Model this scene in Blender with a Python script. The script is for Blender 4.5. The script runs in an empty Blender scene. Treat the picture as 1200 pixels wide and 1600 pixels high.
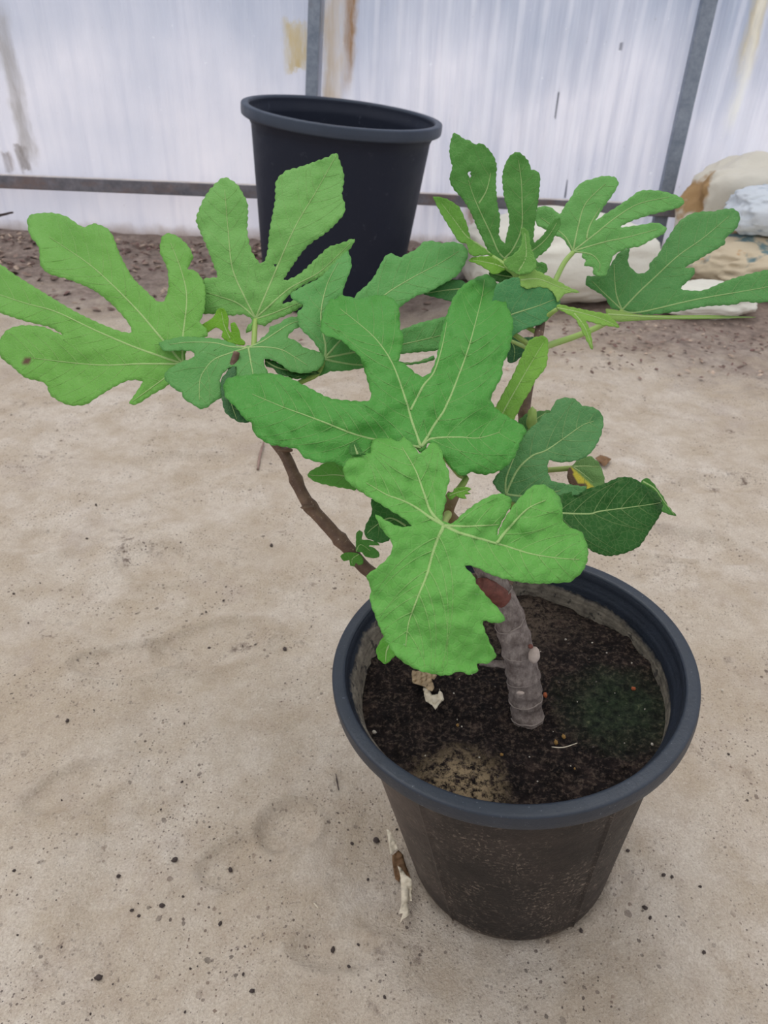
import bpy, bmesh, math, random
from mathutils import Vector, Matrix, noise, kdtree
from mathutils.geometry import delaunay_2d_cdt
random.seed(7)
R = math.radians
SC = bpy.context.scene
COL = SC.collection

# ------------------------------------------------------------------ camera
CH = 0.778; FPX = 1100.0; PITCH = R(33); ROLL = R(1.5)
CAM = Vector((0, 0, CH))
FW = Vector((0, math.cos(PITCH), -math.sin(PITCH)))
UP = Vector((0, math.sin(PITCH), math.cos(PITCH)))
RT = Vector((1, 0, 0))
cr, sr = math.cos(ROLL), math.sin(ROLL)
cx = cr*RT + sr*UP; cy = cr*UP - sr*RT
cam_d = bpy.data.cameras.new('camera'); cam = bpy.data.objects.new('camera', cam_d); COL.objects.link(cam)
m = Matrix.Identity(4)
for i in range(3):
    m[i][0] = cx[i]; m[i][1] = cy[i]; m[i][2] = -FW[i]; m[i][3] = CAM[i]
cam.matrix_world = m
cam_d.sensor_fit = 'VERTICAL'; cam_d.sensor_height = 24; cam_d.sensor_width = 18
cam_d.lens = FPX/1600*24
cam_d.clip_start = .02; cam_d.clip_end = 200
cam_d.dof.use_dof = True; cam_d.dof.focus_distance = .60; cam_d.dof.aperture_fstop = 9.0
SC.camera = cam

# ------------------------------------------------------------------ world, light, exposure
SC.view_settings.view_transform = 'Standard'; SC.view_settings.look = 'None'
SC.view_settings.exposure = 0.0; SC.view_settings.gamma = 1.0
SC.view_settings.use_curve_mapping = False
w = bpy.data.worlds.new('sky'); SC.world = w; w.use_nodes = True
nt = w.node_tree; nt.nodes.clear()
o_ = nt.nodes.new('ShaderNodeOutputWorld'); b_ = nt.nodes.new('ShaderNodeBackground')
tc = nt.nodes.new('ShaderNodeTexCoord'); sp = nt.nodes.new('ShaderNodeSeparateXYZ')
rm = nt.nodes.new('ShaderNodeValToRGB')
rm.color_ramp.elements[0].position = 0.0; rm.color_ramp.elements[0].color = (.66, .70, .78, 1)
rm.color_ramp.elements[1].position = .9; rm.color_ramp.elements[1].color = (1.04, 1.04, 1.06, 1)
nt.links.new(tc.outputs['Generated'], sp.inputs[0]); nt.links.new(sp.outputs['Z'], rm.inputs[0])
nt.links.new(rm.outputs[0], b_.inputs[0]); b_.inputs[1].default_value = .97
nt.links.new(b_.outputs[0], o_.inputs[0])
sun_d = bpy.data.lights.new('sun', 'SUN'); sun_d.energy = 1.05; sun_d.angle = R(42); sun_d.color = (1, .98, .95)
sun = bpy.data.objects.new('sun', sun_d); COL.objects.link(sun)
sun.rotation_euler = Vector((.25, -.35, -1)).to_track_quat('-Z', 'Y').to_euler()
sun.location = (0, 0, 5)
# second sun, added to brighten the translucent wall from behind; the wall shades the indoors
backlight_d = bpy.data.lights.new('wall_backlight', 'SUN'); backlight_d.energy = 4.0; backlight_d.angle = R(4); backlight_d.color = (1, .98, .96)
backlight = bpy.data.objects.new('wall_backlight', backlight_d); COL.objects.link(backlight); backlight.location = (0, 8, 4)
backlight.rotation_euler = Vector((0.0, -math.cos(R(27)), -math.sin(R(27)))).to_track_quat('-Z', 'Y').to_euler()

# ------------------------------------------------------------------ pixel helpers
def ray(px, py):
    X, Y = px-600, py-800
    x = cr*X + sr*Y; y = -sr*X + cr*Y
    return FW + x/FPX*RT - y/FPX*UP
def at(px, py, depth): return CAM + ray(px, py)*depth
def ground(px, py, z=0.0):
    d = ray(px, py); return CAM + d*((z-CH)/d.z)
def on_plane(px, py, o, n):
    d = ray(px, py); return CAM + d*((o-CAM).dot(n)/d.dot(n))
def V(x0, y0, s): return lambda pts: [(x0+a/s, y0+b/s) for a, b in pts]

# ------------------------------------------------------------------ object helpers
def lin(c):
    return tuple(((v/255)/12.92 if v/255 <= .04045 else ((v/255+.055)/1.055)**2.4) for v in c) + (1.0,)
def empty(name, loc=(0, 0, 0), rot=None):
    o = bpy.data.objects.new(name, None); COL.objects.link(o); o.location = loc; o.empty_display_size = .05
    if rot is not None: o.rotation_mode = 'QUATERNION'; o.rotation_quaternion = rot
    return o
def tag(o, label=None, cat=None, group=None, kind=None):
    if label: o['label'] = label
    if cat: o['category'] = cat
    if group: o['group'] = group
    if kind: o['kind'] = kind
    return o
ROOTLOC = {}
def world_loc(p):
    v = Vector((0, 0, 0))
    while p: v = v + p.location; p = p.parent
    return v
def mesh_obj(name, verts, faces, mats, parent=None, origin=None, smooth=True, mi=None, local=False):
    """verts in world space (or in the parent's space with local=True)"""
    me = bpy.data.meshes.new(name)
    off = Vector((0, 0, 0))
    if not local:
        if parent is not None: off = world_loc(parent)
        elif origin is not None: off = Vector(origin)
    me.from_pydata([tuple(Vector(v)-off) for v in verts], [], faces)
    for mm in (mats if isinstance(mats, (list, tuple)) else [mats]): me.materials.append(mm)
    if mi: me.polygons.foreach_set('material_index', mi)
    me.polygons.foreach_set('use_smooth', [smooth]*len(me.polygons))
    me.update()
    o = bpy.data.objects.new(name, me); COL.objects.link(o)
    if parent is not None: o.parent = parent
    elif origin is not None: o.location = origin
    return o
def catmull(pts, step):
    """resample a polyline (tuples of any length) by Catmull-Rom"""
    P = [Vector(p) for p in pts]
    if len(P) < 3:
        n = max(1, int((P[-1]-P[0]).length/step)); return [P[0].lerp(P[-1], i/n) for i in range(n+1)]
    out = []
    for i in range(len(P)-1):
        a = P[max(i-1, 0)]; b = P[i]; c = P[i+1]; d = P[min(i+2, len(P)-1)]
        n = max(1, int((c-b).length/step))
        for k in range(n):
            t = k/n
            out.append(.5*((2*b)+(c-a)*t+(2*a-5*b+4*c-d)*t*t+(3*b-a-3*c+d)*t**3))
    out.append(P[-1]); return out
def tube(pts, radii, seg=12, step=.004, bump=0.0, rfun=None, cap=True):
    """pts 3D, radii per point -> verts, faces"""
    Q = catmull([tuple(p)+(r,) for p, r in zip([tuple(p) for p in pts], radii)], step) if False else None
    P4 = [list(p)+[r] for p, r in zip(pts, radii)]
    out = []
    for i in range(len(P4)-1):
        a = P4[max(i-1, 0)]; b = P4[i]; c = P4[i+1]; d = P4[min(i+2, len(P4)-1)]
        L = math.dist(b[:3], c[:3]); n = max(1, int(L/step))
        for k in range(n):
            t = k/n
            out.append([.5*((2*b[j])+(c[j]-a[j])*t+(2*a[j]-5*b[j]+4*c[j]-d[j])*t*t+(3*b[j]-a[j]-3*c[j]+d[j])*t**3) for j in range(4)])
    out.append(P4[-1])
    V3 = [Vector(q[:3]) for q in out]; verts = []; faces = []
    prev = None; s = 0
    for i, p in enumerate(V3):
        t = (V3[min(i+1, len(V3)-1)]-V3[max(i-1, 0)]).normalized()
        if prev is None:
            a = t.orthogonal().normalized()
        else:
            a = (prev - t*prev.dot(t)).normalized()
        prev = a; b = t.cross(a)
        if i: s += (V3[i]-V3[i-1]).length
        for k in range(seg):
            an = 2*math.pi*k/seg
            r = out[i][3]
            if rfun: r *= rfun(s, an)
            q = p + (a*math.cos(an)+b*math.sin(an))*r
            if bump: q += (q-p).normalized()*bump*noise.noise(q*160)
            verts.append(q)
    n = len(V3)
    for i in range(n-1):
        for k in range(seg):
            k2 = (k+1) % seg
            faces.append((i*seg+k, i*seg+k2, (i+1)*seg+k2, (i+1)*seg+k))
    if cap:
        faces.append(tuple(range(seg))[::-1]); faces.append(tuple((n-1)*seg+k for k in range(seg)))
    return verts, faces
def lathe(profile, seg=128):
    verts = []; faces = []
    for r, z in profile:
        for k in range(seg):
            a = 2*math.pi*k/seg; verts.append((r*math.cos(a), r*math.sin(a), z))
    n = len(profile)
    for i in range(n-1):
        for k in range(seg):
            k2 = (k+1) % seg; faces.append((i*seg+k, i*seg+k2, (i+1)*seg+k2, (i+1)*seg+k))
    return verts, faces
def box(c, ex, ey, ez, hx, hy, hz):
    vs = [c+ex*hx*a+ey*hy*b+ez*hz*d for a in (-1, 1) for b in (-1, 1) for d in (-1, 1)]
    return vs, [(0, 1, 3, 2), (4, 6, 7, 5), (0, 4, 5, 1), (2, 3, 7, 6), (0, 2, 6, 4), (1, 5, 7, 3)]

# ------------------------------------------------------------------ material helpers
class NT:
    def __init__(s, name):
        s.m = bpy.data.materials.new(name); s.m.use_nodes = True; s.t = s.m.node_tree; s.t.nodes.clear()
        s.out = s.n('ShaderNodeOutputMaterial')
    def n(s, ty, **kw):
        x = s.t.nodes.new(ty)
        for k, v in kw.items(): setattr(x, k, v)
        return x
    def set(s, sock, v):
        if isinstance(v, bpy.types.NodeSocket): s.t.links.new(v, sock)
        else: sock.default_value = v
    def coord(s, kind='Object'): return s.n('ShaderNodeTexCoord').outputs[kind]
    def map(s, vec, scale=(1, 1, 1), loc=(0, 0, 0), rot=(0, 0, 0)):
        x = s.n('ShaderNodeMapping'); s.set(x.inputs['Vector'], vec)
        x.inputs['Scale'].default_value = scale; x.inputs['Location'].default_value = loc; x.inputs['Rotation'].default_value = rot
        return x.outputs[0]
    def noise(s, vec, scale, detail=4, rough=.55, dist=0, fac=True):
        x = s.n('ShaderNodeTexNoise'); s.set(x.inputs['Vector'], vec)
        x.inputs['Scale'].default_value = scale; x.inputs['Detail'].default_value = detail
        x.inputs['Roughness'].default_value = rough; x.inputs['Distortion'].default_value = dist
        return x.outputs[0 if fac else 1]
    def vor(s, vec, scale, feature='F1', out='Distance', rand=1.0):
        x = s.n('ShaderNodeTexVoronoi', feature=feature); s.set(x.inputs['Vector'], vec)
        x.inputs['Scale'].default_value = scale; x.inputs['Randomness'].default_value = rand
        return x.outputs[out]
    def ramp(s, fac, stops, interp='LINEAR'):
        x = s.n('ShaderNodeValToRGB'); x.color_ramp.interpolation = interp
        e = x.color_ramp.elements
        while len(e) < len(stops): e.new(.5)
        for i, (p, c) in enumerate(stops):
            e[i].position = p
            e[i].color = c if isinstance(c, tuple) else (c, c, c, 1)
        s.set(x.inputs[0], fac); return x.outputs[0]
    def mix(s, fac, a, b, mode='MIX'):
        x = s.n('ShaderNodeMix', data_type='RGBA', blend_type=mode)
        s.set(x.inputs[0], fac); s.set(x.inputs[6], a); s.set(x.inputs[7], b); return x.outputs[2]
    def math(s, op, a, b=0.0, c=None, clamp=False):
        x = s.n('ShaderNodeMath', operation=op, use_clamp=clamp); s.set(x.inputs[0], a); s.set(x.inputs[1], b)
        if c is not None: s.set(x.inputs[2], c)
        return x.outputs[0]
    def sep(s, vec):
        x = s.n('ShaderNodeSeparateXYZ'); s.set(x.inputs[0], vec); return x.outputs
    def attr(s, name, out='Fac'):
        x = s.n('ShaderNodeAttribute', attribute_name=name); return x.outputs[out]
    def bump(s, h, dist=.001, strength=1.0, normal=None):
        x = s.n('ShaderNodeBump'); s.set(x.inputs['Height'], h); x.inputs['Distance'].default_value = dist
        x.inputs['Strength'].default_value = strength
        if normal: s.set(x.inputs['Normal'], normal)
        return x.outputs[0]
    def bsdf(s, color, rough=.6, normal=None, spec=.5, **kw):
        x = s.n('ShaderNodeBsdfPrincipled'); s.set(x.inputs['Base Color'], color); s.set(x.inputs['Roughness'], rough)
        s.set(x.inputs['Specular IOR Level'], spec)
        if normal: s.set(x.inputs['Normal'], normal)
        for k, v in kw.items(): s.set(x.inputs[k], v)
        return x.outputs[0]
    def done(s, sh):
        s.t.links.new(sh, s.out.inputs[0]); return s.m
    def trans(s, sh, color, fac, normal=None):
        x = s.n('ShaderNodeBsdfTranslucent'); s.set(x.inputs[0], color)
        if normal: s.set(x.inputs['Normal'], normal)
        y = s.n('ShaderNodeMixShader'); s.set(y.inputs[0], fac); s.t.links.new(sh, y.inputs[1]); s.t.links.new(x.outputs[0], y.inputs[2])
        return y.outputs[0]

def simple(name, c, rough=.6, var=.15, scale=40, spec=.4, bump=.0005):
    n = NT(name); co = n.coord(); f = n.noise(co, scale, 5, .6)
    a = lin(c); lo = tuple(v*(1-var) for v in a[:3])+(1,); hi = tuple(min(1, v*(1+var)) for v in a[:3])+(1,)
    col = n.ramp(f, [(.3, lo), (.7, hi)])
    return n.done(n.bsdf(col, rough, n.bump(f, bump), spec))

# --- sand
def mat_sand():
    n = NT('sand'); co = n.coord()
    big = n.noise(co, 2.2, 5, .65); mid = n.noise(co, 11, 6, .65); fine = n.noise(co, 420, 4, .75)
    base = n.ramp(big, [(.32, lin((204, 189, 170))), (.5, lin((218, 206, 191))), (.68, lin((230, 220, 208)))])
    base = n.mix(n.ramp(mid, [(.36, .6), (.58, 0.0)]), base, lin((188, 170, 146)))
    base = n.mix(n.ramp(n.noise(n.map(co, loc=(4, 2, 0)), 5, 6, .7), [(.55, 0.0), (.72, .45)]), base, lin((186, 172, 166)))
    base = n.mix(n.ramp(n.noise(n.map(co, loc=(2, 9, 0)), 38, 6, .75), [(.36, .32), (.56, 0.0)]), base, lin((176, 156, 138)))  # brown mottling that paints in the shading of small sand relief
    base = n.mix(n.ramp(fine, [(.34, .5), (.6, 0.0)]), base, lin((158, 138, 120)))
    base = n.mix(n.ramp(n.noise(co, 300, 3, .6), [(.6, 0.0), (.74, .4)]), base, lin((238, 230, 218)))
    # dark crumbs of several sizes gathered in drifts, over a scatter of dark grit
    grit = n.math('MULTIPLY', n.ramp(n.noise(co, 230, 3, .7), [(.60, 0.0), (.67, 1.0)]), n.ramp(n.noise(n.map(co, loc=(7, 3, 0)), 9, 5, .7), [(.44, .05), (.62, .9)]))
    base = n.mix(grit, base, lin((112, 98, 92)))
    drift = n.math('MULTIPLY', n.ramp(n.noise(co, 55, 5, .75), [(.52, 0.0), (.62, .85)]), n.ramp(n.noise(n.map(co, loc=(1, 8, 0)), 7, 4, .65), [(.58, 0.0), (.68, 1.0)]))
    base = n.mix(drift, base, lin((110, 94, 86)))
    dens = n.noise(co, 7, 5, .7)
    for sc_, th, d0 in ((34, .14, .46), (75, .17, .42), (150, .20, .40)):
        vx = n.n('ShaderNodeTexVoronoi', voronoi_dimensions='2D'); n.set(vx.inputs['Vector'], n.map(co, loc=(sc_*.37, 0, 0))); vx.inputs['Scale'].default_value = sc_
        rnd = n.sep(vx.outputs['Color'])[0]
        rad = n.math('MULTIPLY', n.math('POWER', rnd, 3.0), th)
        wob = n.math('MULTIPLY_ADD', n.noise(co, sc_*3.3, 3, .7), .3, -.14)
        spot = n.math('LESS_THAN', n.math('ADD', vx.outputs['Distance'], wob), rad)
        spot = n.math('MULTIPLY', spot, n.ramp(dens, [(d0, 0.0), (d0+.16, 1.0)]))
        col = n.ramp(n.sep(vx.outputs['Color'])[1], [(0, lin((70, 60, 58))), (.6, lin((104, 90, 84))), (1, lin((140, 120, 106)))])
        base = n.mix(n.math('MULTIPLY', spot, .85), base, col)
    # dark earth and crumbled litter strip along the wall
    p = n.sep(co)
    edge = n.math('ADD', n.math('MULTIPLY_ADD', n.math('MULTIPLY', n.math('SUBTRACT', p[0], .25), 1.0, clamp=True), .55, p[1]), n.math('MULTIPLY', n.math('SUBTRACT', n.noise(co, 2.4, 5, .65), .5), 1.5))
    edge = n.math('ADD', edge, n.math('MULTIPLY', n.math('SUBTRACT', n.noise(co, 22, 4, .7), .5), .7))
    fac = n.ramp(n.math('MULTIPLY_ADD', edge, .5, -1.0), [(.12, 0.0), (.42, .85)])
    dirt = n.ramp(n.noise(co, 26, 6, .75), [(.3, lin((92, 80, 76))), (.5, lin((138, 120, 112))), (.7, lin((178, 160, 148)))])
    base = n.mix(fac, base, dirt)
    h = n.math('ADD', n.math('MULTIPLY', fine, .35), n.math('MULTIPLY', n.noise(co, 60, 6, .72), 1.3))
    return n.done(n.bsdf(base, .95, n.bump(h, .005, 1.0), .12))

def mat_soil():
    n = NT('potting_soil'); co = n.coord(); p = n.sep(co)
    f = n.noise(co, 60, 6, .7); g = n.noise(co, 240, 4, .7)
    base = n.ramp(f, [(.32, lin((14, 10, 11))), (.55, lin((36, 28, 27))), (.78, lin((88, 72, 64)))])
    base = n.mix(n.ramp(g, [(.5, 0.0), (.72, .75)]), base, lin((112, 96, 84)))
    # pale sand spilt towards the near left, dry patch at the back, moss at the right
    def blob(x, y, r, soft, sc=18):
        d = n.math('SQRT', n.math('ADD', n.math('POWER', n.math('SUBTRACT', p[0], x), 2.0), n.math('POWER', n.math('SUBTRACT', p[1], y), 2.0)))
        d = n.math('ADD', d, n.math('MULTIPLY', n.math('SUBTRACT', n.noise(co, sc, 5, .7), .5), r*1.3))
        return n.ramp(n.math('DIVIDE', d, r), [(1-soft, 1.0), (1.0, 0.0)])
    gr = n.ramp(n.noise(co, 170, 4, .75), [(.42, 0.0), (.56, 1.0)])
    base = n.mix(n.math('MULTIPLY', n.math('MULTIPLY', blob(-.055, -.112, .050, .7), gr), .85), base, lin((172, 150, 118)))
    base = n.mix(n.math('MULTIPLY', n.math('MULTIPLY', blob(.03, .10, .07, .7), gr), .55), base, lin((120, 104, 90)))
    base = n.mix(n.math('MULTIPLY', blob(.1, -.03, .06, .6), .75), base, n.ramp(n.noise(co, 120, 5, .7), [(.35, lin((22, 30, 24))), (.62, lin((58, 74, 52))), (.75, lin((110, 118, 86)))]))
    return n.done(n.bsdf(base, .9, n.bump(n.math('ADD', f, g), .004), .2))

def mat_pot_body(name, dusty, scale=1.0, inner_crust=True):
    n = NT(name); co = n.coord(); p = n.sep(co)
    base = lin((22, 28, 44)) if not dusty else lin((30, 25, 24))
    col = n.mix(n.noise(co, 14/scale, 4), base, tuple(v*1.25 for v in base[:3])+(1,))
    if dusty:
        d1 = n.ramp(n.noise(co, 9, 6, .75), [(.46, 0.0), (.72, .4)])
        col = n.mix(d1, col, lin((78, 66, 60)))
        # dust specks splashed up from the sand, heavier towards the foot
        sp_ = n.math('MULTIPLY', n.ramp(n.noise(co, 260, 4, .8), [(.54, 0.0), (.62, .8)]), n.ramp(n.noise(n.map(co, loc=(5, 1, 2)), 16, 5, .75), [(.44, .08), (.62, 1.0)]))
        lft = n.ramp(n.math('ADD', n.math('MULTIPLY', p[0], -5.0), n.math('MULTIPLY', n.noise(co, 12, 5, .7), .4)), [(.55, 0.0), (.85, .55)])
        col = n.mix(n.math('MULTIPLY', lft, n.noise(co, 60, 5, .7)), col, lin((150, 134, 124)))
        col = n.mix(n.math('MULTIPLY', sp_, n.ramp(p[2], [(0.02, 1.0), (.30, .55)])), col, lin((150, 134, 120)))
        col = n.mix(n.ramp(n.math('ADD', p[2], n.math('MULTIPLY', n.noise(co, 30, 4), .03)), [(.012, .7), (.026, 0.0)]), col, lin((140, 122, 104)))
    else:
        sp_ = n.ramp(n.noise(co, 26, 5, .75), [(.62, 0.0), (.75, .35)])
        col = n.mix(sp_, col, lin((104, 108, 120)))
    rough = n.math('MULTIPLY_ADD', n.noise(co, 40/scale, 3), .2, .45)
    return n.done(n.bsdf(col, rough, n.bump(n.noise(co, 200/scale, 4, .7), .0006), .3))

def mat_pot_inner():
    n = NT('pot_inner_plastic'); co = n.coord(); p = n.sep(co)
    col = n.mix(n.noise(co, 30, 4), lin((24, 29, 38)), lin((38, 46, 60)))
    z = n.math('ADD', n.math('MULTIPLY_ADD', p[0], .055, p[2]), n.math('MULTIPLY', n.math('SUBTRACT', n.noise(co, 24, 5, .7), .5), .018))
    z = n.math('ADD', z, n.math('MULTIPLY', n.math('SUBTRACT', n.noise(co, 160, 4, .7), .5), .008))
    cr_ = n.ramp(n.math('MULTIPLY_ADD', z, 20.0, -5.08), [(.38, .92), (.44, .85), (.52, 0.0)])
    crust = n.ramp(n.noise(co, 70, 5, .7), [(.35, lin((96, 88, 78))), (.6, lin((150, 140, 124)))])
    hole = n.ramp(n.noise(co, 95, 3, .6), [(.36, .75), (.42, 0.0)])
    crust = n.mix(hole, crust, lin((30, 30, 34)))
    col = n.mix(cr_, col, crust)
    return n.done(n.bsdf(col, .6, n.bump(n.noise(co, 200, 4, .7), .0008), .4))

def mat_rim(name, dust=1.0, scale=1.0, dk=None, lt=None):
    n = NT(name); co = n.coord()
    col = n.mix(n.noise(co, 20/scale, 5, .7), (dk if dk else lin((25, 32, 43))), (lt if lt else lin((42, 52, 66))))
    sp_ = n.ramp(n.noise(co, 260/scale, 3, .8), [(.66, 0.0), (.76, .7*dust)])
    col = n.mix(sp_, col, lin((150, 158, 168)))
    return n.done(n.bsdf(col, n.math('MULTIPLY_ADD', n.noise(co, 60/scale, 4), .25, .33), n.bump(n.noise(co, 240/scale, 4, .7), .0005), .55))

def mat_leaf():
    n = NT('fig_leaf'); co = n.coord()
    oi = n.n('ShaderNodeObjectInfo').outputs['Color']
    f = n.noise(co, 28, 4, .6); net = n.vor(co, 210, 'DISTANCE_TO_EDGE'); net2 = n.vor(co, 520, 'DISTANCE_TO_EDGE')
    h = n.math('ADD', n.math('MULTIPLY', n.ramp(net, [(0, 0.0), (.12, 1.0)]), .7), n.math('MULTIPLY', n.ramp(net2, [(0, 0.0), (.2, 1.0)]), .3))
    c1 = n.mix(n.ramp(f, [(.3, .0), (.7, .34)]), oi, n.mix(1.0, oi, (.82, .90, .62, 1), 'MULTIPLY'))
    c1 = n.mix(n.ramp(net, [(0, .22), (.10, 0.0)]), c1, n.mix(.5, oi, lin((170, 200, 130))))
    # faint pale specks
    c1 = n.mix(n.ramp(n.noise(co, 190, 2, .6), [(.74, 0.0), (.8, .35)]), c1, lin((190, 215, 170)))
    # underside is paler
    g = n.n('ShaderNodeNewGeometry').outputs['Backfacing']
    vein = n.attr('vein')
    c1 = n.mix(vein, c1, n.mix(.78, oi, lin((186, 210, 140))))
    # a dry brown lesion and yellowing where a vertex attribute says so
    c1 = n.mix(n.attr('yellow'), c1, lin((214, 200, 70)))
    c1 = n.mix(n.attr('brown'), c1, lin((104, 78, 58)))
    nb = n.bump(h, .0006, .55)
    sh = n.bsdf(c1, .55, nb, .28)
    tcol = n.mix(1.0, c1, (.95, 1.0, .45, 1), 'MULTIPLY')
    return n.done(n.trans(sh, tcol, .24, nb))

def mat_bark():
    n = NT('fig_bark'); co = n.coord()
    f = n.noise(co, 90, 5, .7); st = n.noise(n.map(co, scale=(1, 1, .35)), 260, 4, .7)
    c = n.ramp(f, [(.3, lin((96, 84, 80))), (.5, lin((134, 122, 116))), (.75, lin((168, 156, 148)))])
    c = n.mix(n.ramp(st, [(.45, 0.0), (.65, .55)]), c, lin((84, 70, 64)))
    return n.done(n.bsdf(c, .85, n.bump(n.math('ADD', f, st), .0016), .25))
def mat_twig():
    n = NT('young_bark'); co = n.coord()
    f = n.noise(co, 70, 5, .7)
    c = n.mix(n.ramp(f, [(.35, 0.0), (.7, 1.0)]), n.n('ShaderNodeObjectInfo').outputs['Color'], lin((122, 98, 78)))
    c = n.mix(n.ramp(n.noise(co, 400, 2), [(.66, 0.0), (.72, .6)]), c, lin((178, 160, 140)))
    return n.done(n.bsdf(c, .6, n.bump(f, .001), .35))
def mat_petiole():
    n = NT('green_stalk'); co = n.coord()
    c = n.mix(n.noise(co, 40, 3), n.n('ShaderNodeObjectInfo').outputs['Color'], lin((166, 190, 104)))
    return n.done(n.trans(n.bsdf(c, .5, None, .35), c, .12))

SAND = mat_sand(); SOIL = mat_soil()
LEAF = mat_leaf(); BARK = mat_bark(); TWIG = mat_twig(); STALK = mat_petiole()

# ------------------------------------------------------------------ pot poses (needed by the ground)
def tilt_q(ax, ay):
    n = Vector((math.sin(ax), math.sin(ay), 0)); n.z = math.sqrt(1-n.x**2-n.y**2)
    u = Vector((0, 1, 0)).cross(n).normalized(); v = n.cross(u)
    return Matrix((u, v, n)).transposed(), n
P1 = dict(c=Vector((.157, .490, .0)), H=.3005, R=.17, rb=.1144, ax=-.1152, ay=.003)
P2 = dict(c=Vector((-.2251, 2.7243, .0)), H=.621, R=.3344, rb=.2535, ax=.0872, ay=-.0566)
for P in (P1, P2): P['M'], P['n'] = tilt_q(P['ax'], P['ay'])

WP0 = ground(0, 367); WP1 = ground(640, 388)
WX = (WP1-WP0).normalized(); WN = Vector((WX.y, -WX.x, 0)).normalized()     # towards the camera
if WN.y > 0: WN = -WN

# ------------------------------------------------------------------ ground
DENTS = [(ground(330, 1010), .085, .05, .007, .3), (ground(190, 1035), .07, .035, .007, .1), (ground(240, 880), .07, .05, .005, -.3),
         (ground(60, 850), .06, .04, .004, .2), (ground(450, 1290), .035, .03, .006, 0.), (ground(530, 1480), .05, .02, .004, 0.),
         (ground(380, 1340), .05, .03, .005, .4), (ground(120, 1230), .06, .03, .005, .5),
         (ground(1050, 850), .14, .05, .008, -.3), (ground(1120, 760), .10, .04, .006, .2), (ground(850, 760), .10, .05, .006, .1), (ground(300, 720), .12, .04, .006, .1)]
def gh(x, y):
    v = Vector((x, y, 0))
    z = .014*noise.noise(v*2.0) + .011*noise.noise(v*6+Vector((3, 1, 0))) + .0065*noise.noise(v*15) + .0020*noise.noise(v*42) + .0008*noise.noise(v*95)
    for c, rx, ry, d, a in DENTS:
        dx, dy = x-c.x, y-c.y
        if abs(dx) > .4 or abs(dy) > .4: continue
        u = (dx*math.cos(a)+dy*math.sin(a))/rx; w_ = (-dx*math.sin(a)+dy*math.cos(a))/ry
        q = math.sqrt(u*u+w_*w_)
        z += -2.0*d*math.exp(-q**4) + 1.1*d*math.exp(-((q-1.15)/.16)**2)
    # litter strip by the wall is lumpy and banks up a little
    t = min(1, max(0, (y-2.2)/1.1))
    if t: z += t*(.022*abs(noise.noise(v*9)) + .012*noise.noise(v*26) + .018*t)
    # the sand lies against the foot of each pot
    for P in (P1, P2):
        c, n_ = P['c'], P['n']; d = math.hypot(x-c.x, y-c.y); s = P['rb']
        if d < s*2.2:
            pz = c.z - (n_.x*(x-c.x)+n_.y*(y-c.y))/n_.z + .0005
            k = 1 if d < s*1.04 else max(0, 1-(d-s*1.04)/(s*1.1)); k = k*k*(3-2*k)
            z = z*(1-k) + pz*k + (0.0015*noise.noise(v*60) if d > s else -.003)
    return z
xs = []; x = -6.0
ys = []
def spacing(a, b, f):
    out = [a]
    while out[-1] < b: out.append(out[-1]+f(out[-1]))
    return out
xs = spacing(-7, 7, lambda x: .0055 if abs(x-.05) < .55 else min(.35, .0055+.055*(abs(x-.05)-.55)))
ys = spacing(-1.5, 9, lambda y: .0055 if .1 < y < 1.25 else (min(.02, .0055+.012*abs(y-1.25)) if y < 3.8 and y >= 1.25 else (.02+.1*(y-3.8) if y >= 3.8 else min(.2, .0085+.12*(.1-y)))))
gv = [(x, y, gh(x, y)) for y in ys for x in xs]
nx = len(xs)
gf = [(j*nx+i, j*nx+i+1, (j+1)*nx+i+1, (j+1)*nx+i) for j in range(len(ys)-1) for i in range(nx-1)]
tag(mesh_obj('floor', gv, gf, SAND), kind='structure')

# ------------------------------------------------------------------ greenhouse wall
LEANL = Vector((0, 0, 1))
def wpt(px, py, off=0.0): return on_plane(px, py, WP0+WN*off, WN)
# the posts give the lean of each bay
def dir_of(a, b, off=0.0):
    return (wpt(*a, off)-wpt(*b, off)).normalized()
PL = dir_of((492, 0), (486.5, 150)); PR = dir_of((1108, 0), (1043, 290))

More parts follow.
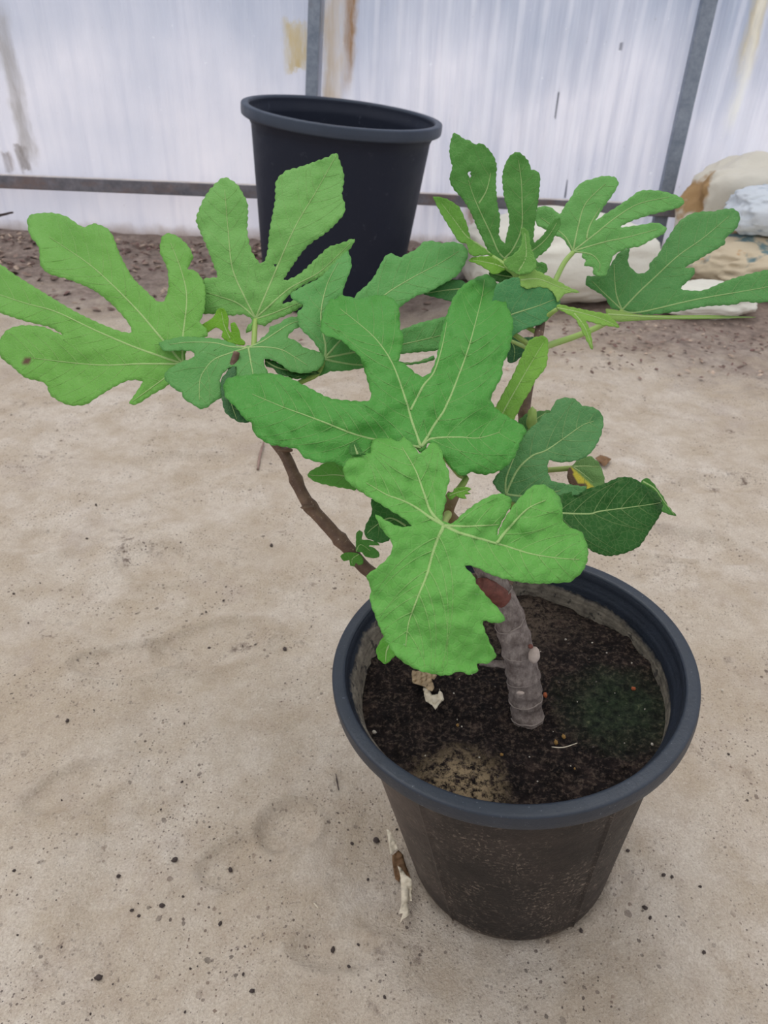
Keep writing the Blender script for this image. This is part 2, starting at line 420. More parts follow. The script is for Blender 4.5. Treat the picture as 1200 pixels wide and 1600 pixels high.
def mat_sheet(name, s_marks, rib_lam, rib_str, blotch, stk=.45):
    n = NT(name); co = n.coord(); p = n.sep(co)
    streak = n.noise(n.map(co, scale=(1, 1, .06)), 26, 5, .65)
    fine = n.noise(n.map(co, scale=(1, 1, .03)), 120, 3, .6)
    cloud = n.noise(co, 1.7, 4, .55)
    c = n.ramp(cloud, [(.3, lin((228, 230, 238))), (.7, lin((244, 243, 247)))])
    # ragged bluer, duller patches higher up paint in dim shapes showing through from outside
    up = n.math('ADD', p[2], n.math('MULTIPLY', n.math('SUBTRACT', n.noise(n.map(co, scale=(1, 1, .6)), 2.6, 3, .5), .5), .9))
    c = n.mix(n.ramp(n.math('MULTIPLY', up, .6), [(.38, 0.0), (.75, blotch)]), c, lin((188, 197, 212)))
    c = n.mix(n.ramp(streak, [(.45, 0.0), (.7, stk)]), c, lin((198, 202, 216)))
    c = n.mix(n.ramp(fine, [(.5, 0.0), (.75, .35)]), c, lin((236, 238, 244)))
    if stk > .3:
        crest = n.math('SINE', n.math('MULTIPLY', n.math('SUBTRACT', p[0], n.math('MULTIPLY', p[2], RIBLEAN)), 2*math.pi/.098))
        c = n.mix(n.ramp(n.math('MULTIPLY_ADD', crest, .5, n.math('MULTIPLY', n.noise(co, 5, 3), .5)), [(.55, 0.0), (.75, .38)]), c, lin((240, 241, 246)))  # light on the rib crests, painted into the sheet colour
    spots = n.ramp(n.noise(co, 46, 2, .5), [(.72, 0.0), (.77, .8)])
    c = n.mix(spots, c, lin((246, 248, 252)))
    c = n.mix(n.ramp(n.noise(n.map(co, scale=(1, 1, .5)), 60, 4, .6), [(.70, 0.0), (.8, .5)]), c, lin((150, 142, 136)))
    for (s0, lean, wd, z0, z1, col, st) in s_marks:
        q = n.math('SUBTRACT', p[0], n.math('MULTIPLY_ADD', p[2], lean, s0))
        q = n.math('ADD', q, n.math('MULTIPLY', n.math('SUBTRACT', n.noise(n.map(co, scale=(1, 1, .3)), 16, 4, .7), .5), wd*2.0))
        k = n.ramp(n.math('DIVIDE', n.math('ABSOLUTE', q), wd), [(.35, 1.0), (1.0, 0.0)])
        pz_ = n.math('ADD', p[2], n.math('MULTIPLY', n.math('SUBTRACT', n.noise(co, 22, 4, .7), .5), (z1-z0)*.8 if z1-z0 < .5 else .1))
        zz = n.ramp(n.math('DIVIDE', n.math('SUBTRACT', pz_, z0), (z1-z0)), [(0, 0.0), (.12, 1.0), (.88, 1.0), (1.0, 0.0)])
        pat = n.ramp(n.noise(n.map(co, scale=(1, 1, .25)), 20, 5, .7), [(.3, .25), (.6, 1.0)])
        c = n.mix(n.math('MULTIPLY', n.math('MULTIPLY', k, zz), n.math('MULTIPLY', pat, st)), c, lin(col))
    # splash-back soil at the foot
    c = n.mix(n.ramp(n.math('ADD', p[2], n.math('MULTIPLY', n.noise(co, 12, 5, .7), .09)), [(.06, .6), (.12, 0.0)]), c, lin((168, 150, 134)))
    wv = n.n('ShaderNodeTexWave', wave_type='BANDS', bands_direction='X'); n.set(wv.inputs['Vector'], co)
    wv.inputs['Scale'].default_value = rib_lam; nb = n.bump(wv.outputs['Fac'], .003, rib_str)
    sh = n.bsdf(c, .45, nb, .4)
    return n.done(n.trans(sh, c, .5, nb))

def s_of(px, py): 
    q = wpt(px, py); return (q-WP0).dot(WX)
def lean_of(d): return d.dot(WX)/d.z
S490 = s_of(490, 150)-lean_of(PL)*wpt(490, 150).z
def bottom_s(px, py, ln): q = wpt(px, py); return (q-WP0).dot(WX)-ln*q.z
lnL, lnR = lean_of(PL), lean_of(PR)
STAIN = (196, 172, 138)
marks_l = [(bottom_s(462, 60, lnL), lnL, .06, wpt(462, 115).z, wpt(462, 30).z, (214, 200, 160), .9),
           (bottom_s(38, 200, 0), 0, .05, wpt(38, 265).z, wpt(38, 0).z, (186, 182, 178), .6),
           (bottom_s(36, 245, 0), 0, .035, wpt(36, 270).z, wpt(36, 225).z, (150, 142, 136), .7),
           (bottom_s(12, 255, 0), 0, .03, wpt(12, 270).z, wpt(12, 235).z, (160, 150, 144), .6)]
marks_r = [(bottom_s(547, 60, lnL), lnL, .035, wpt(547, 150).z, 2.2, (178, 146, 106), .95),
           (bottom_s(520, 60, lnL), lnL, .07, .0, 2.2, (214, 204, 190), .8),
           (bottom_s(1175, 60, lnR), lnR, .05, .7, 2.2, (214, 200, 160), .8),
           (bottom_s(1150, 160, lnR), lnR, .03, .5, 1.4, (240, 240, 236), .8),
           (bottom_s(738, 360, 0), 0, .05, .12, .34, (180, 160, 144), .7),
           (bottom_s(870, 165, lnR), lnR, .006, wpt(870, 188).z, wpt(870, 140).z, (110, 112, 124), 1.0),
           (bottom_s(884, 300, lnR), lnR, .006, wpt(884, 312).z, wpt(884, 280).z, (130, 132, 144), 1.0),
           (bottom_s(970, 75, lnR), lnR, .010, wpt(970, 80).z, wpt(970, 66).z, (130, 132, 144), .8)]
RIBLEAN = (lnL+lnR)/2
SH_L = mat_sheet('ribbed_plastic_left', marks_l, 40, .25, .75, .18)
SH_R = mat_sheet('corrugated_plastic_right', marks_r, 18, .2, .98, .40)

def sheet(name, s0, s1, amp, lam, lean_f, mat, off, h=2.3):
    o = empty(name, WP0) if False else None
    M = Matrix((WX, -WN, Vector((0, 0, 1)))).transposed().to_4x4()
    M.translation = WP0+WN*off
    n_s = int((s1-s0)/(lam/8)); n_z = 46; vs = []; fs = []
    for j in range(n_z+1):
        z = -.06+h*j/n_z
        for i in range(n_s+1):
            s = s0+(s1-s0)*i/n_s
            y = amp*math.sin(2*math.pi*s/lam) + .006*noise.noise(Vector((s*1.2, z*1.2, 3)))
            vs.append((s+lean_f(s)*z, -y, z))
    for j in range(n_z):
        for i in range(n_s):
            a = j*(n_s+1)+i; fs.append((a, a+1, a+n_s+2, a+n_s+1))
    me = bpy.data.meshes.new(name); me.from_pydata(vs, [], fs); me.materials.append(mat)
    me.polygons.foreach_set('use_smooth', [True]*len(fs)); me.update()
    ob = bpy.data.objects.new(name, me); COL.objects.link(ob); ob.matrix_world = M
    md = ob.modifiers.new('thickness', 'SOLIDIFY'); md.thickness = .0015
    return tag(ob, kind='structure')
SB490 = bottom_s(497, 75, lnL); SB1108 = bottom_s(1108, 0, lnR)
def lean_r(s):
    t = (s-SB490)/(SB1108-SB490); return lnL+(lnR-lnL)*max(-.2, min(1.6, t))
sheet('wall_back', -6.5, SB490+.02, .0006, .05, lambda s: lnL, SH_L, 0, 2.9)
sheet('wall_back_right', SB490-.015, 6.2, .006, .098, lean_r, SH_R, .004, 2.9)

# steel posts and rail (square tube)
def mat_steel():
    n = NT('galvanised_steel'); co = n.coord()
    c = n.ramp(n.noise(co, 26, 5, .7), [(.3, lin((118, 128, 142))), (.7, lin((156, 164, 176)))])
    c = n.mix(n.ramp(n.noise(co, 9, 5, .7), [(.6, 0.0), (.8, .35)]), c, lin((142, 128, 120)))
    return n.done(n.bsdf(c, .55, n.bump(n.noise(co, 160, 3), .0006), .4, Metallic=.25))
def mat_rail():
    n = NT('rusty_steel'); co = n.coord(); p = n.sep(co)
    c = n.ramp(n.noise(co, 20, 5, .7), [(.3, lin((104, 103, 110))), (.7, lin((140, 137, 142)))])
    c = n.mix(n.ramp(n.noise(n.map(co, scale=(.5, 1, 1)), 8, 6, .75), [(.5, 0.0), (.66, .6)]), c, lin((136, 110, 98)))
    g = n.sep(n.n('ShaderNodeNewGeometry').outputs['Normal'])[2]
    c = n.mix(n.math('MULTIPLY', n.ramp(g, [(.7, 0.0), (.9, 1.0)]), n.ramp(n.noise(co, 14, 4, .7), [(.35, .6), (.6, 1.0)])), c, lin((222, 212, 204)))  # pale highlight painted onto the upward faces
    return n.done(n.bsdf(c, .65, n.bump(n.noise(co, 160, 3), .0006), .3))
STEEL = mat_steel(); RAIL = mat_rail()
def bar(name, a, b, wn, half_w, half_d, mat):
    """square tube from a to b; rounded corners"""
    ax = (b-a).normalized(); d = wn; sd = ax.cross(d).normalized(); d = sd.cross(ax).normalized()
    prof = []; r = min(half_w, half_d)*.22
    for sx, sy, a0 in ((1, 1, 0), (-1, 1, 90), (-1, -1, 180), (1, -1, 270)):
        for k in range(4):
            an = R(a0+k*30); prof.append((sx*(half_w-r)+r*math.cos(an), sy*(half_d-r)+r*math.sin(an)))
    vs = []; n = len(prof); N = 24
    for i in range(N+1):
        c = a.lerp(b, i/N)
        for u, v in prof: vs.append(c+sd*u+d*v)
    fs = [(i*n+k, i*n+(k+1) % n, (i+1)*n+(k+1) % n, (i+1)*n+k) for i in range(N) for k in range(n)]
    fs += [tuple(range(n))[::-1], tuple(N*n+k for k in range(n))]
    return tag(mesh_obj(name, vs, fs, mat, origin=a, smooth=False), kind='structure')
q = wpt(492, 0, .03); q2 = wpt(486.5, 150, .03); dl = (q-q2).normalized()
a0 = q2-dl*(q2.z+.02)/dl.z; bar('trim_1', a0, a0+dl*2.3, WN, .0245, .02, STEEL)
q = wpt(1108, 0, .05); q2 = wpt(1043, 290, .05); dr = (q-q2).normalized()
a0 = q2-dr*(q2.z+.02)/dr.z; bar('trim_2', a0, a0+dr*2.4, WN, .030, .02, STEEL)
ra = wpt(0, 281, .07); rb_ = wpt(395, 296, .07); rc = wpt(1085, 331, .07)
d1 = (rb_-ra).normalized()
rm_ = wpt(560, 305.5, .07)
bar('trim_3', ra-d1*2.5, rm_, WN, .028, .02, RAIL)
d2 = (rc-rm_).normalized(); bar('trim_4', rm_+d2*.004, rc+d2*2.5, WN, .025, .02, RAIL)

# ------------------------------------------------------------------ pots
def make_pot(P, name, label, body_m, inner_m, rim_m, scale, grooves=True, seams=()):
    H, Rr, rb = P['H'], P['R'], P['rb']; k = Rr/.17
    root = empty(name, P['c'], P['M'].to_quaternion())
    rf = Rr*.943; rt = Rr*.917                                     # body radius just under the rim
    def rad(z): return rb+(rt-rb)*(z/(H-.0*k))
    prof = [(0.001, .006*k), (rb*.9, .004*k), (rb*.97, 0), (rb, .004*k)]
    for i in range(1, 30):
        z = H*.90*i/29; r = rad(z)
        prof.append((r, z))
    zs = H*.905; prof += [(rad(zs)+.0015*k, zs+.002*k), (rad(zs)+.003*k, zs+.005*k), (rf+.001*k, H-.012*k)]
    # inner wall
    vs, fs = lathe(prof, 400 if seams else 160)
    body_vs = []
    for v in vs:
        x, y, z = v; a = math.degrees(math.atan2(y, x)); r = math.hypot(x, y); e = 0
        for s in seams:
            dd = abs((a-s+180) % 360-180)*math.pi/180*r
            if r > rb*.95: e += .0022*k*math.exp(-(dd/(.0016*k))**2)
        f = (r+e)/max(r, 1e-6); body_vs.append((x*f, y*f, z))
    body = mesh_obj('body', body_vs, fs, body_m, root, local=True)
    th = .0035*k
    ip = [(rad(.02*k)-th-.001, .012*k)]; n_i = 120
    for i in range(n_i+1):
        z = .012*k+(H-.016*k)*i/n_i; r = rad(z)-th
        if grooves and z > H-.062*k: r -= .0011*k*(.5+.5*math.sin(2*math.pi*(H-z)/(.0062*k)))
        q_ = max(0, min(1, (z-(H-.024*k))/(.018*k))); r += (rf-rt)*q_*q_*(3-2*q_)+(rt-rad(z))*max(0, q_)*.5
        ip.append((r, z))
    ip.append((rf-th+.001*k, H-.002*k))
    ip = [(0.001, .011*k)]+ip
    vs, fs = lathe(ip, 160); fs = [f[::-1] for f in fs]
    inner = mesh_obj('inner_wall', vs, fs, inner_m, root, local=True)
    # rim: rolled flange
    t = .0180*k
    rp = [(rf-th-.0005*k, H-.012*k), (rf-th, H-.004*k), (rf-th+.0008*k, H-.0012*k), (rf-th+.0022*k, H-.0002*k), (rf+.003*k, H), (Rr-.0022*k, H-.0001*k), (Rr-.0009*k, H-.0006*k), (Rr-.0002*k, H-.0018*k), (Rr, H-.004*k),
          (Rr+.0002*k, H-.010*k), (Rr-.0004*k, H-.016*k), (Rr-.0014*k, H-t+.001*k), (Rr-.0032*k, H-t), (Rr-.0045*k, H-.016*k), (rf+.003*k, H-.014*k), (rf+.0005*k, H-.012*k)]
    # refine
    fine = []
    for i in range(len(rp)-1):
        for j in range(3): fine.append((rp[i][0]+(rp[i+1][0]-rp[i][0])*j/3, rp[i][1]+(rp[i+1][1]-rp[i][1])*j/3))
    fine.append(rp[-1])
    vs, fs = lathe(fine, 200); fs = [f for f in fs]
    rim = mesh_obj('rim', vs, fs, rim_m, root, local=True)
    rim['label'] = 'blue-black rolled rim'
    tag(root, label, 'pot')
    return root, rad
BODY1 = mat_pot_body('dusty_pot_plastic', True); RIM1 = mat_rim('rim_plastic'); INN1 = mat_pot_inner()
BODY2 = mat_pot_body('clean_pot_plastic', False, 2.0); RIM2 = mat_rim('rim_plastic_clean', .2, 2.0, lin((36, 46, 62)), lin((54, 66, 84)))
pot1, rad1 = make_pot(P1, 'plant_pot', 'black plastic pot with dusty sides holding the fig plant in the foreground', BODY1, INN1, RIM1, 1, True, (-62, -128, 40, 160))
pot2, rad2 = make_pot(P2, 'plant_pot', 'large empty black plastic pot leaning beside the plastic wall behind the fig', BODY2, BODY2, RIM2, 2, False, ())

# soil filling the front pot (pot space)
M1 = Matrix.Translation(P1['c']) @ P1['M'].to_4x4()
ZS = P1['H']-.047
def soil_h(x, y):
    v = Vector((x, y, 1.7))
    return ZS + .006*noise.noise(v*14)+.0045*noise.noise(v*45)+.0028*noise.noise(v*120)+.0016*abs(noise.noise(v*260))+.0005*math.hypot(x, y)
vs = [M1 @ Vector((0, 0, soil_h(0, 0)))]; fs = []; NR, NA = 78, 300
Rs = rad1(ZS)-.0032
for i in range(1, NR+1):
    for k in range(NA):
        r = Rs*i/NR; a = 2*math.pi*k/NA; x, y = r*math.cos(a), r*math.sin(a)
        vs.append(M1 @ Vector((x, y, soil_h(x, y))))
for k in range(NA): fs.append((0, 1+k, 1+(k+1) % NA))
for i in range(NR-1):
    for k in range(NA):
        a = 1+i*NA+k; b = 1+i*NA+(k+1) % NA; fs.append((a, a+NA, b+NA, b))
so = mesh_obj('soil', [(M1.inverted() @ v) for v in vs], fs, SOIL, local=True)
so.matrix_world = M1
tag(so, 'dark crumbly potting soil filling the front pot', 'soil', kind='stuff')
SN = P1['n']; SO = P1['c']+SN*ZS
def soilpt(px, py, up=0.0): return on_plane(px, py, SO+SN*up, SN)

# ------------------------------------------------------------------ the fig plant
base = soilpt(823, 1118)
fig = empty('fig_plant', base)
tag(fig, 'potted fig plant with large lobed green leaves and a grey woody trunk', 'plant')

def inside(p, poly):
    c = False; x, y = p; j = len(poly)-1
    for i in range(len(poly)):
        xi, yi = poly[i]; xj, yj = poly[j]
        if (yi > y) != (yj > y) and x < (xj-xi)*(y-yi)/(yj-yi)+xi: c = not c
        j = i
    return c
def seg_d(p, a, b):
    ab = b-a; t = max(0, min(1, (p-a).dot(ab)/max(ab.length_squared, 1e-9))); return (p-(a+ab*t)).length

LEAFREP = []
def build_leaf(outline, veins, depth, normal, color, fold=.35, droop=1.2, wave=.004, label=None, teeth=1.5, period=12, grid=None,
               minor=True, yellow=None, brown=None, curl=None, vw=1.0, holes=()):
    """One blade. outline and veins in photo coordinates are carried onto a tilted, folded, drooping surface through the node."""
    seed = random.random()*50
    node2 = Vector(veins[0][0])
    nrm = Vector(normal).normalized()
    O = at(node2.x, node2.y, depth)
    if nrm.dot(FW) > 0: nrm = -nrm
    e1 = nrm.orthogonal().normalized(); e2 = nrm.cross(e1)
    # close, smooth outline, add scalloped margin
    P = [Vector(p) for p in outline]; n = len(P); sm = []
    for i in range(n):
        a, b, c, d = P[i-1], P[i], P[(i+1) % n], P[(i+2) % n]
        k = max(1, int((c-b).length/3.2))
        for j in range(k):
            t = j/k
            cr_ = .5*((2*b)+(c-a)*t+(2*a-5*b+4*c-d)*t*t+(3*b-a-3*c+d)*t**3)
            li = b.lerp(c, t); sm.append(li.lerp(cr_, .75))
    area = sum(sm[i-1].x*sm[i].y-sm[i].x*sm[i-1].y for i in range(len(sm)))
    sg = 1 if area > 0 else -1
    out = []; s = 0
    for i in range(len(sm)):
        t = (sm[(i+1) % len(sm)]-sm[i-1]); 
        if t.length < 1e-6: continue
        t.normalize(); nn = Vector((t.y, -t.x))*sg
        s += (sm[i]-sm[i-1]).length
        amp = teeth*abs(math.sin(math.pi*s/period+1.5*noise.noise(Vector((s*.02, seed, 0)))))
        out.append(sm[i]+nn*(amp-.4*teeth))
    # drop points that fold back too tightly
    poly = [tuple(p) for p in out]
    vl = [catmull([tuple(q) for q in v], 4) for v in veins]
    segs = [(v[i], v[i+1], vi) for vi, v in enumerate(vl) for i in range(len(v)-1)]
    kd = kdtree.KDTree(sum(len(v) for v in vl)); idx = []; c_ = 0
    for vi, v in enumerate(vl):
        for p in v: kd.insert((p.x, p.y, 0), c_); idx.append(vi); c_ += 1
    kd.balance()
    pxm = depth/FPX
    def hfun(p2, P3):
        co, ix, dist = kd.find((p2.x, p2.y, 0))
        dm = dist*pxm; r = (P3-O).length
        L = .018
        hh = fold*L*(1-math.exp(-dm/L)) - droop*r*r + wave*noise.noise(Vector((p2.x*.016, p2.y*.016, seed)))*min(1, r/.03) + wave*.35*noise.noise(Vector((p2.x*.06, p2.y*.06, seed+9)))
        if curl: hh += curl(p2, P3-O)
        return hh
    def surf(p2, extra=0.0):
        d = ray(p2.x, p2.y); nd = nrm.dot(d); t = nrm.dot(O-CAM)/nd
        P3 = CAM+d*t
        for _ in range(6):
            h_ = hfun(p2, P3)+extra
            t2 = (nrm.dot(O-CAM)+h_)/nd
            t2 = max(depth*.72, min(depth*1.35, t2))
            t = t*.4+t2*.6; P3 = CAM+d*t
        return P3
    xs_ = [p[0] for p in poly]; ys_ = [p[1] for p in poly]
    g = grid or max(3.0, min(6.0, (max(xs_)-min(xs_))/45))
    pts = [Vector(p) for p in poly]; nb = len(pts); edges = [(i, (i+1) % nb) for i in range(nb)]
    # veins as grid points so that folds are crisp
    kd2 = kdtree.KDTree(nb)
    for i, p in enumerate(poly): kd2.insert((p[0], p[1], 0), i)
    kd2.balance()
    for v in vl:
        for p in v:
            if inside((p.x, p.y), poly) and kd2.find((p.x, p.y, 0))[2] > 2: pts.append(Vector((p.x, p.y)))
    y = min(ys_); row = 0
    while y < max(ys_):
        x = min(xs_)+(g/2 if row % 2 else 0)
        while x < max(xs_):
            if inside((x, y), poly) and kd2.find((x, y, 0))[2] > g*.5 and kd.find((x, y, 0))[2] > g*.4: pts.append(Vector((x, y)))
            x += g
        y += g*.87; row += 1
    v2, ed, fc, *_ = delaunay_2d_cdt(pts, edges, [list(range(nb))], 1, 1e-4, True)
    V3 = [surf(v) for v in v2]
    faces = []
    for f in fc:
        c = sum((v2[i] for i in f), Vector((0, 0)))/len(f)
        if not inside((c.x, c.y), poly): continue
        if any((c-Vector(h[:2])).length < h[2] for h in holes): continue
        n3 = (V3[f[1]]-V3[f[0]]).cross(V3[f[2]]-V3[f[0]])
        faces.append(tuple(f) if n3.dot(nrm) > 0 else tuple(reversed(f)))
    vein_a = [0.0]*len(V3)
    yel = [yellow(v) if yellow else 0.0 for v in v2]; brn = [brown(v) if brown else 0.0 for v in v2]
    verts = list(V3)
    def strip(path2, w0, w1, hgt, strength):
        pp = [surf(p, hgt*.5) for p in path2]
        if len(pp) < 2: return
        b0 = len(verts); m_ = len(pp)
        for i, p in enumerate(pp):
            t = (pp[min(i+1, m_-1)]-pp[max(i-1, 0)]).normalized(); sd = t.cross(nrm).normalized()
            w_ = w0+(w1-w0)*i/(m_-1)
            verts.extend([p-sd*w_-nrm*hgt*.55, p-sd*w_*.5+nrm*hgt*.25, p+sd*w_*.5+nrm*hgt*.25, p+sd*w_-nrm*hgt*.55]); vein_a.extend([strength*.6, strength, strength, strength*.6]); yel.extend([0]*4); brn.extend([0]*4)
        for i in range(m_-1):
            for k in range(3):
                a = b0+i*4+k
                f = (a, a+1, a+5, a+4)
                n3 = (verts[f[1]]-verts[f[0]]).cross(verts[f[2]]-verts[f[0]])
                faces.append(f if n3.dot(nrm) > 0 else f[::-1])
    for vi, v in enumerate(vl):
        ins = [p for i, p in enumerate(v) if i < 2 or inside((p.x, p.y), poly)]
        L = len(ins)
        strip(ins, .00125*vw*min(1, depth/.5), .0003, .0007, .95)
        if not minor: continue
        side = 1; k = 5
        while k < L-1:
            p = ins[k].copy(); t = (ins[min(k+1, L-1)]-ins[k-1]).normalized()
            for side in (1, -1):
                ang = R(random.uniform(46, 58))*side
                d = Vector((t.x*math.cos(ang)-t.y*math.sin(ang), t.x*math.sin(ang)+t.y*math.cos(ang)))
                path = [p.copy()]; q = p.copy()
                for st_ in range(60):
                    d = (d*1.0+t*.035).normalized(); q = q+d*3.5
                    if not inside((q.x, q.y), poly) or kd2.find((q.x, q.y, 0))[2] < 4: break
                    if st_ > 2 and idx[kd.find((q.x, q.y, 0))[1]] != vi: break
                    path.append(q.copy())
                if len(path) > 4: strip(path, .00042*vw, .00015, .0003, .36)
            k += random.choice((5, 6, 7))
    o = mesh_obj('leaf', verts, faces, LEAF, fig)
    o.color = lin(color)
    for nm, arr in (('vein', vein_a), ('yellow', yel), ('brown', brn)):
        at_ = o.data.attributes.new(nm, 'FLOAT', 'POINT'); at_.data.foreach_set('value', arr)
    md = o.modifiers.new('thickness', 'SOLIDIFY'); md.thickness = .00035; md.offset = -1
    if label: o['label'] = label
    ds = [(p-CAM).dot(FW) for p in V3]; LEAFREP.append((len(LEAFREP), round(min(ds), 3), depth, round(max(ds), 3), len(verts)))
    return o, O

def stalk(pts, radii, parent, name='petiole', color=(150, 178, 92), mat=None, seg=10, **kw):
    vs, fs = tube(pts, radii, seg, .004, **kw)
    o = mesh_obj(name, vs, fs, mat or STALK, None if parent is None else parent)
    o.color = lin(color); return o

A = V(520, 660, 2.857); B = V(340, 420, 2.4); C = V(280, 220, 3.0); D = V(0, 220, 3.0); E4 = V(260, 420, 4.0)
G = V(440, 360, 3.75); T = V(670, 200, 5.0); K = V(660, 380, 3.75); Q = V(740, 520, 3.529); W3 = V(820, 280, 3.158); S7 = V(470, 660, 4.615)
LEAVES = {}

# 1 nearest leaf, hanging over the pot
LEAVES[1] = build_leaf(A([(490, 440), (492, 400), (505, 350), (502, 318), (518, 262), (515, 215), (495, 170), (482, 118), (446, 88), (410, 125), (385, 138), (360, 105), (318, 66), (290, 87), (268, 76), (232, 42), (190, 58), (172, 100), (168, 136), (110, 140), (75, 160), (47, 205), (60, 255), (110, 300), (180, 343), (240, 380), (320, 430), (352, 462),
    (300, 466), (240, 440), (190, 410), (215, 470), (262, 530), (265, 572), (240, 612), (190, 655), (152, 685), (170, 740), (168, 800), (200, 890), (240, 980), (300, 1058), (380, 1105), (480, 1128), (520, 1126), (565, 1110), (615, 1126), (648, 1105), (642, 1074), (690, 1075), (728, 1042), (700, 985), (668, 888), (720, 895), (768, 885), (745, 840), (690, 780), (640, 720), (632, 690), (586, 638),
    (640, 645), (700, 675), (800, 706), (900, 718), (1000, 716), (1060, 710), (1110, 670), (1135, 620), (1138, 560), (1110, 490), (1070, 475), (1040, 455), (1025, 430), (1025, 390), (1015, 340), (985, 305), (940, 278), (890, 285), (852, 320), (812, 364), (772, 424), (748, 470), (738, 503),
    (732, 505), (742, 468), (765, 424), (790, 380), (800, 352), (782, 330), (742, 318), (700, 330), (640, 362), (580, 408), (535, 450)]),
    [A([(495, 460), (455, 560), (420, 680), (380, 780), (340, 890), (325, 1000)]), A([(495, 460), (430, 420), (360, 372), (290, 340), (240, 322), (150, 270)]), A([(495, 460), (440, 400), (405, 310), (370, 215), (310, 110)]),
     A([(495, 460), (560, 490), (620, 508), (750, 545), (880, 585), (1000, 605), (1100, 612)]), A([(730, 538), (790, 465), (870, 385), (950, 347)]), A([(495, 460), (600, 463), (740, 456)])],
    .50, (-.05, -.42, .9), (108, 176, 80), fold=.22, droop=1.6, wave=.009, teeth=1.6, period=15, label='lime green leaf nearest the camera hanging over the pot', vw=1.3)

# 2 large central leaf
LEAVES[2] = build_leaf(B([(765, 690), (742, 672), (700, 690), (640, 740), (560, 760), (480, 745), (430, 722), (390, 726), (330, 710), (310, 690), (300, 675), (240, 665), (190, 655), (140, 620), (126, 578), (100, 560), (70, 520), (30, 480), (23, 435), (40, 410), (100, 400), (190, 392), (260, 405), (330, 440), (420, 485), (500, 495), (560, 497), (577, 480), (566, 430), (548, 370), (532, 325), (500, 300), (465, 268), (410, 250), (388, 232), (390, 190), (405, 145), (430, 110), (470, 100), (520, 112), (560, 104), (610, 99), (650, 108), (676, 135), (682, 170), (684, 225), (697, 258), (690, 300), (680, 345), (705, 360), (740, 390), (768, 405), (800, 388), (820, 340), (832, 280), (850, 200), (868, 150), (890, 100), (930, 55), (1000, 22), (1030, 32), (1060, 75), (1085, 140), (1108, 200), (1095, 300), (1068, 360), (1066, 400), (1045, 440), (1024, 485), (1040, 520), (1080, 550), (1130, 578), (1158, 605), (1135, 650), (1110, 710), (1060, 755), (1000, 772), (950, 762), (918, 776), (882, 752), (850, 710), (832, 680), (812, 655), (792, 652)]),
    [B([(763, 668), (735, 590), (705, 490), (660, 365), (615, 290), (565, 235), (460, 150)]), B([(763, 668), (810, 590), (862, 505), (930, 330), (965, 210), (993, 95), (1000, 40)]), B([(763, 668), (650, 650), (530, 625), (400, 575), (320, 545), (250, 520), (130, 470)]), B([(763, 668), (800, 637), (900, 631), (980, 634), (1060, 612)]), B([(725, 530), (770, 440), (810, 390), (840, 300), (860, 200)])],
    .56, (.0, -.5, .87), (84, 158, 66), fold=.3, droop=1.0, wave=.009, teeth=1.8, period=14, label='broad mid green leaf in the middle of the plant', vw=1.25)

# 3 upright leaf before the big empty pot
LEAVES[3] = build_leaf(C([(352, 850), (335, 890), (315, 900), (320, 872), (345, 840), (300, 812), (240, 818), (180, 810), (106, 808), (100, 770), (105, 700), (112, 650), (180, 638), (165, 590), (140, 520), (118, 468), (80, 375), (95, 320), (112, 280), (150, 222), (210, 172), (265, 200), (290, 235), (320, 302), (318, 430), (340, 520), (378, 575), (402, 562), (415, 515), (425, 420), (450, 280), (455, 190), (500, 142), (550, 128), (600, 112), (700, 75), (735, 58), (755, 105), (772, 170), (762, 255), (776, 300), (768, 345), (700, 420), (600, 492), (540, 570), (488, 655), (560, 628), (640, 555), (700, 500), (750, 484), (822, 460), (790, 520), (740, 575), (685, 628), (600, 665), (520, 715), (480, 765), (545, 748), (606, 744), (560, 785), (500, 817), (440, 840), (400, 866), (375, 860)]),
    [C([(358, 832), (430, 660), (540, 410), (640, 240), (735, 70)]), C([(358, 832), (310, 740), (250, 600), (230, 430), (213, 230)]), C([(358, 832), (420, 775), (520, 690), (650, 620), (740, 540), (800, 480)]), C([(358, 832), (280, 765), (200, 733), (130, 712)]), C([(358, 835), (430, 812), (510, 780), (590, 750)])],
    .71, (-.05, -.78, .62), (124, 182, 94), fold=.2, droop=.5, wave=.006, teeth=2.2, period=11, label='upright pale green leaf in front of the big empty pot', holes=[C([(447, 580)])[0]+(1.6,)])

